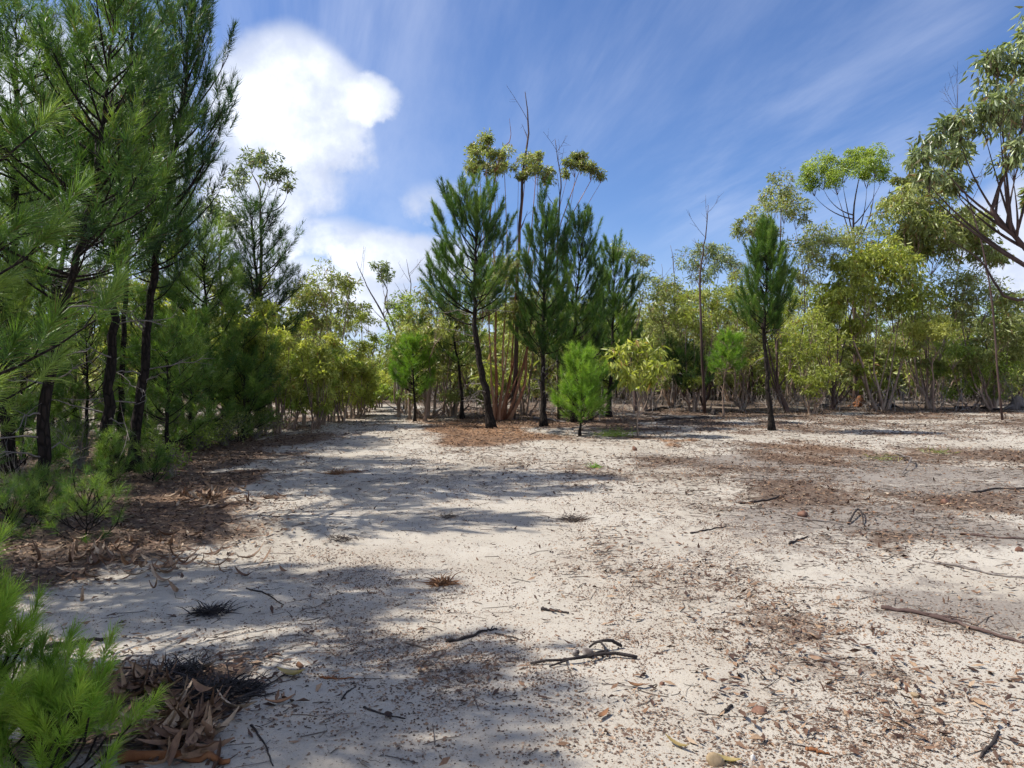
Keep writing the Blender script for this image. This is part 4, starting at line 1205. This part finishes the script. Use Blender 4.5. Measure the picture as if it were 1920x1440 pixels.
stick('short dark straight stick alone on bright sand near the centre', [(1014, 1146), (1040, 1147), (1066, 1151)], 0.012, seed=1)
stick('bent dark stick pointing to bright sand, above the burnt bundle', [(836, 1206), (880, 1196), (905, 1184), (932, 1180)], 0.011, seed=2, twigs=1)
stick('thin twig continuing right of the bent dark stick', [(928, 1188), (955, 1193), (978, 1199)], 0.006, seed=3)
stick('pale short stick among gravel right of the burnt bundle', [(1518, 1232), (1560, 1243), (1602, 1254)], 0.009, 'grey_wood', 4)
stick('thin dark stick crossing above the pale short stick', [(1560, 1240), (1590, 1236), (1618, 1234)], 0.005, seed=5)
stick('long thick bark strip at the right border with reddish underside', [(1652, 1140), (1720, 1152), (1790, 1170), (1850, 1190), (1930, 1208)], 0.017, 'gum_bark_dark', 6, twigs=2)
stick('long thin grey branch above the bark strip at right', [(1730, 1052), (1800, 1065), (1860, 1078), (1930, 1088)], 0.011, 'grey_wood', 7, twigs=1)
stick('dark stick on sand below the lone pine', [(1388, 946), (1425, 943), (1470, 935)], 0.018, seed=8, twigs=1)
stick('pale long stick beneath the red stones at right', [(1465, 962), (1510, 976), (1580, 986)], 0.012, 'grey_wood', 9)
stick('long dark branch at the right border below the red stone', [(1800, 1003), (1860, 1009), (1930, 1014)], 0.013, 'gum_bark_dark', 10, twigs=2)
stick('upper dark branch entering from the right border', [(1825, 925), (1870, 918), (1930, 920)], 0.016, seed=11, twigs=2)
stick('crooked grey dead branch standing on ash at right', [(1680, 852), (1708, 872), (1692, 890)], 0.016, 'grey_wood', 12, twigs=3, lift=0.1)
stick('short leaning twig pile right of the dark stick', [(1590, 985), (1610, 965), (1622, 990)], 0.012, seed=13, twigs=3, lift=0.05)
stick('dark thick stick at the left behind the bushy seedling', [(85, 1222), (140, 1212), (196, 1203)], 0.020, seed=14)
stick('thin curved twig in shade left of centre', [(462, 1103), (500, 1115), (532, 1134)], 0.006, seed=15)
stick('thin dark twig trailing right of the black heap', [(395, 1345), (470, 1310), (540, 1262)], 0.007, seed=16, twigs=2)
stick('thin twig bent upward at the bottom edge left of centre', [(470, 1362), (495, 1395), (512, 1440)], 0.005, seed=17)
stick('straight thin twig in the bottom shade with a grey leaf', [(682, 1326), (720, 1338), (760, 1349)], 0.006, seed=18)
stick('long thin twig right of the leafy twig in shade', [(600, 1272), (630, 1274), (664, 1273)], 0.006, 'red_wood', 19, twigs=2)
stick('thick brown log end at the bottom edge under dry leaves', [(225, 1432), (330, 1428), (430, 1436)], 0.022, 'red_wood', 20)
stick('small upright-looking stick at lower right among gravel', [(1372, 1326), (1358, 1338), (1348, 1348)], 0.008, seed=21)
stick('stick pointing at the bottom right shadow', [(1872, 1378), (1855, 1402), (1838, 1424)], 0.009, seed=22)
stick('brown short stick near the bottom edge right of centre', [(1512, 1409), (1535, 1415), (1555, 1418)], 0.009, 'red_wood', 23)
stick('thin twig left of the bent dark stick in gravel', [(640, 1316), (652, 1300), (668, 1290)], 0.005, seed=24)
stick('dark stick among gravel at mid right', [(1480, 1022), (1500, 1012), (1515, 1008)], 0.012, seed=25)
stick('grey stick on pale sand left of the dark stick', [(1295, 1002), (1330, 995), (1362, 988)], 0.010, 'burnt_wood', 26)

# burnt bundle in the middle foreground
b = ground_at(1108, 1240); b[2] = float(surf(b[0], b[1]))
root = thing('burnt_bundle', b, 'bundle of burnt twigs around a whitish charred lump in the foreground', 'twig bundle')


def bundle_stick(nm, pts, r, z0, mat, seed):
    rng = np.random.default_rng(seed)
    W = [ground_at(*p) for p in pts]; P = smooth_path(W, 10)
    P[:, 2] = surf(P[:, 0], P[:, 1]) + r * .8 + z0 * np.sin(np.linspace(0.1, pi - .1, 10))
    P[1:-1] += rng.normal(0, r * .3, (8, 3))
    g = Geo(); tube(g, P, r * (1 - .4 * np.linspace(0, 1, 10)), 7, .5, .1, rng)
    g.obj(nm, M[mat], root, True, b)


bundle_stick('stick', [(1195, 1237), (1150, 1234), (1105, 1240), (1060, 1246), (995, 1249)], 0.011, 0.02, 'burnt_wood', 1)
bundle_stick('stick', [(1165, 1216), (1135, 1219), (1105, 1216)], 0.011, 0.05, 'burnt_wood', 2)
bundle_stick('stick', [(1140, 1224), (1110, 1238), (1030, 1254)], 0.008, 0.03, 'burnt_wood', 3)
bundle_stick('stick', [(1125, 1208), (1128, 1222), (1140, 1236)], 0.007, 0.05, 'burnt_wood', 4)


def rock_mesh(r, seed, flat=0.6, sub=2):
    import bmesh
    bm = bmesh.new()
    bmesh.ops.create_icosphere(bm, subdivisions=sub, radius=1.0)
    rng = np.random.default_rng(seed)
    dirs = nrm(rng.normal(size=(11, 3))); k = 0.42 + 0.40 * rng.random(11)
    V = np.array([v.co[:] for v in bm.verts])
    for dn, kk in zip(dirs, k):            # planar facets
        t_ = V @ dn
        V = V - np.outer(np.clip(t_ - kk, 0, None), dn)
    V *= 1 + rng.normal(0, .03, (len(V), 1))
    V *= r * np.array([1, 0.75 + .3 * rng.random(), flat])
    F = np.array([[v.index for v in f.verts] for f in bm.faces])
    bm.free()
    return V, F


g = Geo(); V, F = rock_mesh(0.045, 5, 0.7); c = ground_at(1100, 1232); c[2] = float(surf(c[0], c[1])) + 0.022
g.add(V + c, None, F, RNG.random(len(V))); g.obj('charred_lump', M['grey_wood'], root, False, b)
g = Geo(); V, F = rock_mesh(0.03, 6, 0.7); c = ground_at(1078, 1228); c[2] = float(surf(c[0], c[1])) + 0.02
g.add(V + c, None, F, RNG.random(len(V))); g.obj('charred_lump', M['grey_wood'], root, False, b)


def stone(label, px, py, wpx, mat, seed, flat=0.6):
    c = ground_at(px, py); r = wpx / FPX * c[1] * 0.5
    c[2] = float(surf(c[0], c[1])) + r * flat * 0.30
    g = Geo(); V, F = rock_mesh(r, seed, flat)
    a = seed * 1.7
    V = V @ np.array([[cos(a) * .3 + .7, sin(a) * .3, 0], [-sin(a) * .3, cos(a) * .3 + .7, 0], [0, 0, 1]])
    rng = np.random.default_rng(seed)
    g.add(V + c, None, F, np.clip(rng.normal(.5, .15, len(V)), 0, 1))
    tag(g.obj('stone', M[mat], None, False, c), label, 'stone', 'stones lying on the sand')


for i, a in enumerate([('oblong red-brown stone on gravel at lower right', 1425, 1338, 46, 'stone_red', .5), ('dark red stone, upper of a touching pair at right', 1700, 1296, 24, 'stone_red', .8), ('orange-tan stone, lower of a touching pair at right', 1716, 1306, 28, 'stone_tan', .6),
                       ('dark round stone above the pale short stick', 1533, 1200, 20, 'nut', .8), ('tan rock half in view at the bottom edge', 1338, 1434, 64, 'stone_tan', .6), ('white stone at the bottom edge beside the tan rock', 1410, 1426, 28, 'stone_white', .8),
                       ('red stone under the dark stick at mid right', 1507, 969, 26, 'stone_red', .7), ('larger red stone on ash at right', 1772, 947, 28, 'stone_red', .6), ('brown angular chunk on sand right of the drooping sapling', 1190, 845, 20, 'stone_red', .8),
                       ('brown stone left of the oblong red-brown stone', 1242, 1283, 20, 'stone_red', .7), ('small brown stone near the bottom right', 1724, 1336, 18, 'nut', .8), ('brown stone below the touching pair', 1592, 1338, 18, 'stone_red', .7),
                       ('small red stone right of the burnt bundle far side', 1690, 1128, 20, 'stone_red', .5), ('dark stone beside the bark strip at the right', 1910, 1035, 22, 'stone_red', .6), ('small brown stone in the bottom centre shade', 770, 1292, 16, 'nut', .7),
                       ('small stone on sand by the grass tuft', 1162, 885, 12, 'nut', .9), ('reddish stone at left of gravel near centre right', 1640, 1130, 18, 'stone_red', .6)]):
    lb, px_, py_, w_, mt, fl = a
    stone(lb, px_, py_, w_, mt, 60 + i, fl)


# ---- dry leaves one can tell apart
def dry_leaf_mesh(L, W, curl, seed):
    rng = np.random.default_rng(seed)
    n = 6; t_ = np.linspace(0, 1, n)
    w = W * np.sin(pi * np.clip(t_ * .94 + .03, 0, 1)) ** 0.8
    y = (t_ - .5) * L
    z = curl * L * ((t_ - .5) ** 2) * 2.2
    bend = rng.normal(0, .12) * L * (t_ - .5) ** 2
    V = np.stack([np.stack([bend - w / 2, y, z + w * .35], 1), np.stack([bend, y, z], 1), np.stack([bend + w / 2, y, z + w * .35], 1)], 1).reshape(-1, 3)
    Q = []
    for i in range(n - 1):
        for j in range(2):
            Q.append([i * 3 + j, i * 3 + j + 1, i * 3 + 3 + j + 1, i * 3 + 3 + j])
    return V, Q


leaf_meshes = []
for k in range(8):
    g = Geo(); V, Q = dry_leaf_mesh(0.15 + .03 * (k % 3), 0.026 + .008 * (k % 2), [0.25, 0.6, 0.9, 0.45][k % 4], k)
    g.add(V, Q, None, 0.35 + 0.08 * k); leaf_meshes.append(g.mesh('dry_leaf', M['dry_leaf'], True))


def leaf_heap(label, px, py, rx, ry, n, seed, pile=0.05, sc=1.0):
    rng = np.random.default_rng(seed)
    b = ground_at(px, py); b[2] = float(surf(b[0], b[1]))
    root = thing('leaf_heap', b, label, 'leaf heap')
    for i in range(n):
        p = ground_at(px + rng.normal(0, rx * .5), min(py + rng.normal(0, ry * .5), 1500))
        o = bpy.data.objects.new('dry_leaf', leaf_meshes[rng.integers(0, 8)]); COL.objects.link(o); o.parent = root
        z = float(surf(p[0], p[1])) + 0.012 + pile * rng.random()
        o.location = (p[0] - b[0], p[1] - b[1], z - b[2])
        o.rotation_euler = (rng.normal(0, .35), rng.normal(0, .45), rng.random() * 6.28)
        o.scale = [sc * (0.7 + 0.6 * rng.random())] * 3


leaf_heap('heap of big curled brown leaves beside the bushy seedling at bottom', 330, 1385, 105, 45, 90, 1)
leaf_heap('thin spread of brown leaves on the black heap at left', 240, 1300, 130, 40, 45, 2, 0.03)
leaf_heap('dark leaf mat under the left pines nearest the camera', 240, 1060, 200, 45, 110, 3, 0.04)
leaf_heap('brown leaf mat at the shadow edge right of the leaning trunks', 400, 935, 90, 30, 90, 4, 0.05)


def loose_leaf(label, px, py, L, W, mat, seed, rot):
    g = Geo(); V, Q = dry_leaf_mesh(L, W, 0.4, seed)
    c, s_ = cos(rot), sin(rot)
    V = V @ np.array([[c, s_, 0], [-s_, c, 0], [0, 0, 1]])
    b = ground_at(px, py); b[2] = float(surf(b[0], b[1])) + 0.008
    g.add(V + b, Q, None, RNG.random())
    tag(g.obj('fallen_leaf', M[mat], None, True, b), label, 'leaf', 'single fallen leaves')


loose_leaf('yellowish leaf under the dark twig in shade left of centre', 545, 1268, 0.16, 0.05, 'yellow_leaf', 1, 1.4)
loose_leaf('red-brown leaf below the yellowish leaf in shade', 525, 1322, 0.14, 0.03, 'fern', 2, 2.0)
loose_leaf('dark red leaf beside the yellowish leaf', 562, 1254, 0.09, 0.04, 'fern', 3, 0.6)
loose_leaf('yellow thin leaf near the bottom edge right of centre', 1270, 1400, 0.13, 0.025, 'yellow_leaf', 4, 0.7)
loose_leaf('curled orange leaf standing among gravel near the bottom', 1130, 1345, 0.10, 0.03, 'fern', 5, 2.5)
loose_leaf('red dry leaf right of the burnt bundle', 1192, 1290, 0.09, 0.03, 'fern', 6, 1.2)
loose_leaf('small grey leaf touching the straight twig in bottom shade', 728, 1346, 0.06, 0.04, 'dry_leaf', 7, 0.4)
loose_leaf('yellow-tan leaf beside the tan rock at the bottom edge', 1365, 1432, 0.11, 0.03, 'yellow_leaf', 8, 1.1)


# ---- uncountable litter
def sample_ground(n, rng, d0, d1, power, dens):
    """points on the ground, thinned by a density function"""
    out = []
    got = 0
    while got < n:
        m_ = 60000
        u_ = rng.random(m_)
        e = power + 1
        dd2 = (d0 ** e + u_ * (d1 ** e - d0 ** e)) ** (1 / e)
        x = rng.uniform(-1, 1, m_) * (0.78 * dd2 + 0.6)
        k = rng.random(m_) < dens(x, dd2)
        out.append(np.stack([x[k], dd2[k]], 1)); got += int(k.sum())
    P = np.concatenate(out)[:n]
    return P


def build_gravel():
    rng = np.random.default_rng(5)
    def dens(x, y):
        f = 0.06 + 0.9 * cover(GRAVEL, x, y)
        p = fbm(x * 1.7, y * 1.7, 131, 4); q = fbm(x * 7, y * 7, 137, 3)
        return f * sstep(p, 0.30, 0.60) * (0.30 + 0.70 * sstep(q, 0.38, 0.6))
    P = sample_ground(64000, rng, 2.6, 20.0, -0.35, dens)
    n = len(P)
    r = 0.0028 + 0.0050 * rng.random(n) ** 2.4
    r = np.where(rng.random(n) < 0.02, r * 1.7, r)
    r = r * (1 + 0.03 * np.clip(P[:, 1] - 6, 0, 14))
    O = np.array([[1, 0, -.2], [0.31, 0.95, -.2], [-.81, 0.59, -.2], [-.81, -.59, -.2], [.31, -.95, -.2], [0, 0, 1.0]])
    T = np.array([[0, 1, 5], [1, 2, 5], [2, 3, 5], [3, 4, 5], [4, 0, 5]])
    a = rng.random(n) * 6.28
    ox = O[None] * (0.7 + 0.6 * rng.random((n, 6, 1)))
    el = 1 + 0.9 * rng.random(n) ** 3
    X = ox[..., 0] * el[:, None]; Y = ox[..., 1]
    V = np.stack([X * np.cos(a)[:, None] - Y * np.sin(a)[:, None], X * np.sin(a)[:, None] + Y * np.cos(a)[:, None], ox[..., 2] * 0.8], -1) * r[:, None, None]
    z = surf(P[:, 0], P[:, 1]) + r * 0.30
    V += np.stack([P[:, 0], P[:, 1], z], 1)[:, None]
    F = (np.arange(n)[:, None, None] * 6 + T[None]).reshape(-1, 3)
    g = Geo(); g.add(V.reshape(-1, 3), None, F, np.repeat(np.clip(rng.beta(1.3, 1.6, n), 0, 1), 6))
    tag(g.obj('gumnut_gravel', M['nut']), 'dark gumnuts and gravel strewn over the sand', 'gumnuts', None, 'stuff')


def build_leaf_litter():
    rng = np.random.default_rng(6)
    def dens(x, y):
        return np.clip(0.008 + 1.0 * litter_at(x, y) ** 1.3 + 0.05 * cover(GRAVEL, x, y) * sstep(fbm(x * 2, y * 2, 151, 3), .45, .65), 0, 1)
    P = sample_ground(66000, rng, 2.6, 26.0, 0.2, dens)
    n = len(P)
    ax = nrm(np.stack([rng.normal(size=n), rng.normal(size=n), rng.normal(0, 0.22, n)], 1))
    L = (0.035 + 0.05 * rng.random(n)) * (1 + 0.02 * np.clip(P[:, 1] - 8, 0, 15))
    pos = np.stack([P[:, 0], P[:, 1], surf(P[:, 0], P[:, 1]) + 0.006 + 0.02 * rng.random(n)], 1) - ax * L[:, None] * 0.5
    sd = nrm(np.cross(ax, np.array([0, 0, 1.0]) + rng.normal(0, 0.3, (n, 3)))) * (L * 0.16)[:, None]
    m_ = pos + ax * L[:, None] * .45 + np.stack([np.zeros(n), np.zeros(n), rng.normal(0, .006, n)], 1)
    V = np.stack([pos, m_ + sd, pos + ax * L[:, None], m_ - sd], 1).reshape(-1, 3)
    k = np.arange(n)[:, None] * 4
    g = Geo(); g.add(V, None, np.concatenate([k + [[0, 1, 2]], k + [[0, 2, 3]]]), np.repeat(np.clip(rng.beta(1.6, 1.9, n), 0, 1), 4))
    tag(g.obj('leaf_litter', M['dry_leaf']), 'small dry brown leaves littering the ground', 'leaf litter', None, 'stuff')


def build_flakes():
    rng = np.random.default_rng(16)
    def dens(x, y):
        p = fbm(x * 1.5, y * 1.5, 191, 4); q = fbm(x * 6, y * 6, 197, 3)
        return np.clip(0.03 + 0.9 * cover(GRAVEL, x, y) + 0.4 * litter_at(x, y) + 0.3 * ash_at(x, y), 0, 1) * sstep(p, 0.32, 0.62) * (0.25 + 0.75 * sstep(q, .4, .6))
    P = sample_ground(130000, rng, 2.6, 20.0, 0.0, dens)
    n = len(P)
    ax = nrm(np.stack([rng.normal(size=n), rng.normal(size=n), rng.normal(0, 0.15, n)], 1))
    L = (0.008 + 0.018 * rng.random(n) ** 2) * (1 + 0.05 * np.clip(P[:, 1] - 6, 0, 14))
    pos = np.stack([P[:, 0], P[:, 1], surf(P[:, 0], P[:, 1]) + 0.0025 + 0.003 * rng.random(n)], 1) - ax * L[:, None] * 0.5
    sd = nrm(np.cross(ax, np.array([0, 0, 1.0]) + rng.normal(0, 0.25, (n, 3)))) * (L * (0.14 + 0.2 * rng.random(n)))[:, None]
    V = np.stack([pos, pos + ax * L[:, None] * .45 + sd, pos + ax * L[:, None], pos + ax * L[:, None] * .55 - sd], 1).reshape(-1, 3)
    k = np.arange(n)[:, None] * 4
    g = Geo(); g.add(V, None, np.concatenate([k + [[0, 1, 2]], k + [[0, 2, 3]]]), np.repeat(np.clip(rng.beta(1.8, 1.8, n), 0, 1), 4))
    tag(g.obj('bark_flakes', M['nut']), 'fine brown bark flakes and leaf crumbs on the sand', 'bark flakes', None, 'stuff')


build_flakes()


def build_twig_litter():
    rng = np.random.default_rng(8)
    def dens(x, y):
        return np.clip(0.05 + 0.6 * litter_at(x, y) + 0.75 * ash_at(x, y) + 0.2 * cover(GRAVEL, x, y), 0, 1) * sstep(fbm(x * 1.3, y * 1.3, 171, 3), .3, .6)
    P = sample_ground(16000, rng, 2.6, 26.0, 0.0, dens)
    n = len(P)
    a = rng.normal(0.15, 0.75, n) + pi * (rng.random(n) < .5)
    L = 0.025 + 0.20 * rng.random(n) ** 3
    L = L * (1 + 0.04 * np.clip(P[:, 1] - 6, 0, 18))
    rad = (0.0011 + 0.0022 * rng.random(n) ** 1.5) * (1 + 0.05 * np.clip(P[:, 1] - 6, 0, 18))
    dx = np.stack([np.cos(a), np.sin(a)], 1)
    rings = []
    for f in (-0.5, 0.05, 0.5):
        q = P + dx * (L * f)[:, None] + np.stack([-dx[:, 1], dx[:, 0]], 1) * (rng.normal(0, .06, n) * L)[:, None]
        z = surf(q[:, 0], q[:, 1]) + rad * .9 + (0.006 * rng.random(n))
        c = np.stack([q[:, 0], q[:, 1], z], 1)
        for k in range(3):
            t_ = k * 2.0944
            off = np.stack([-dx[:, 1] * cos(t_), dx[:, 0] * cos(t_), np.full(n, sin(t_))], 1) * rad[:, None]
            rings.append(c + off)
    V = np.stack(rings, 1).reshape(-1, 3)
    Q = []
    for i in (0, 3):
        for k in range(3):
            k2 = (k + 1) % 3
            Q.append([i + k, i + k2, i + 3 + k2, i + 3 + k])
    F = (np.arange(n)[:, None, None] * 9 + np.array(Q)[None]).reshape(-1, 4)
    g = Geo(); g.add(V, F, None, np.repeat(np.clip(rng.beta(1.5, 1.8, n), 0, 1), 9))
    tag(g.obj('twig_litter', M['twig']), 'thin fallen twigs strewn over sand and ash', 'twigs', None, 'stuff')


build_gravel()
build_leaf_litter()
build_twig_litter()


# ---- dry brushwood standing under the trees
def brushwood():
    rng = np.random.default_rng(31)
    g = Geo()
    for i in range(1500):
        d2 = 21 + 14 * rng.random()
        px = rng.uniform(560, 1960) if rng.random() < .85 else rng.uniform(-150, 480)
        if 620 < px < 745 and d2 < 33: continue
        b = ground_d(px, d2)
        if px > 1200 and d2 < 24.5: continue
        v = np.array([rng.normal(0, .35), rng.normal(0, .35), 0.25 + 0.9 * rng.random() ** 2])
        B = bez(b - [0, 0, .03], b + v * [.3, .3, .7] + rng.normal(0, .08, 3), b + v, 5)
        tube(g, B, np.linspace(0.012, 0.005, 5), 3, .3 + .6 * rng.random(), cap=False)
        for _ in range(2):
            q = on_path(B, .3 + .6 * rng.random()); e = q + nrm(v + rng.normal(0, .5, 3)) * .35
            tube(g, np.array([q, e]), [0.008, 0.004], 3, .6, cap=False)
    tag(g.obj('dry_brushwood', M['grey_wood']), 'grey dry brushwood between the stems under the trees', 'brushwood', None, 'stuff')


brushwood()


# ---- stumps and logs in front of the right tree line
def stump(label, bp, r, h, mat, seed, lean=0.0):
    rng = np.random.default_rng(seed)
    b = ground_at(*bp) if bp[1] > 100 else ground_d(*bp)
    root = thing('stump', b, label, 'stump', 'stumps by the right tree line')
    g = Geo()
    P = np.array([b + [lean * t_ * h, 0, t_ * h - 0.05] for t_ in np.linspace(0, 1, 6)])
    tube(g, P, r * np.array([1.5, 1.15, 1.05, .95, .9, .6]), 9, .5, .18, rng)
    g.obj('trunk', M[mat], root, False, b)
    for i in range(5):
        gg = Geo(); a = i * 1.3 + rng.random()
        e = b + np.array([cos(a), sin(a), 0]) * r * 2.6
        tube(gg, bez(b + [0, 0, h * .35], b + np.array([cos(a) * r * 1.3, sin(a) * r * 1.3, h * .3]), e, 6), np.linspace(r * .45, r * .12, 6), 6, .5, .12, rng)
        gg.obj('root', M[mat], root, True, b)


stump('orange burl stump at the foot of the right tree line', (1612, 762), 0.16, 0.42, 'red_wood', 1)
stump('grey tangled stump left of the orange burl', (1548, 762), 0.12, 0.35, 'grey_wood', 2)
stump('pale broken stump at the right border', (1908, 768), 0.20, 0.50, 'grey_wood', 3)
stump('dark stump in shade right of the orange burl', (1660, 764), 0.18, 0.35, 'burnt_wood', 4)
stump('small leaning grey stump left of the bent charred trunk', (845, 778), 0.06, 0.55, 'grey_wood', 5, 0.4)
stump('dark little stump beside the dark bare pole', (1338, 778), 0.08, 0.22, 'burnt_wood', 6)
for i, (p0, p1, r, lb) in enumerate([((1210, 772), (1290, 762), .05, 'dark fallen log behind the drooping yellow sapling'), ((1680, 757), (1790, 761), .07, 'grey fallen log at the foot of the right tree line'), ((1230, 790), (1330, 784), .04, 'thin fallen log in shade left of the dark bare pole'),
                                     ((1000, 786), (1060, 793), .04, 'short fallen log between the narrow pine and the pointed pine'), ((1790, 766), (1880, 770), .06, 'pale fallen log near the right border stump')]):
    stick(lb, [p0, ((p0[0] + p1[0]) / 2, (p0[1] + p1[1]) / 2 - 1), p1], r, 'grey_wood' if i % 2 else 'burnt_wood', 50 + i, 'fallen_log', 'log', 2, group='fallen logs')
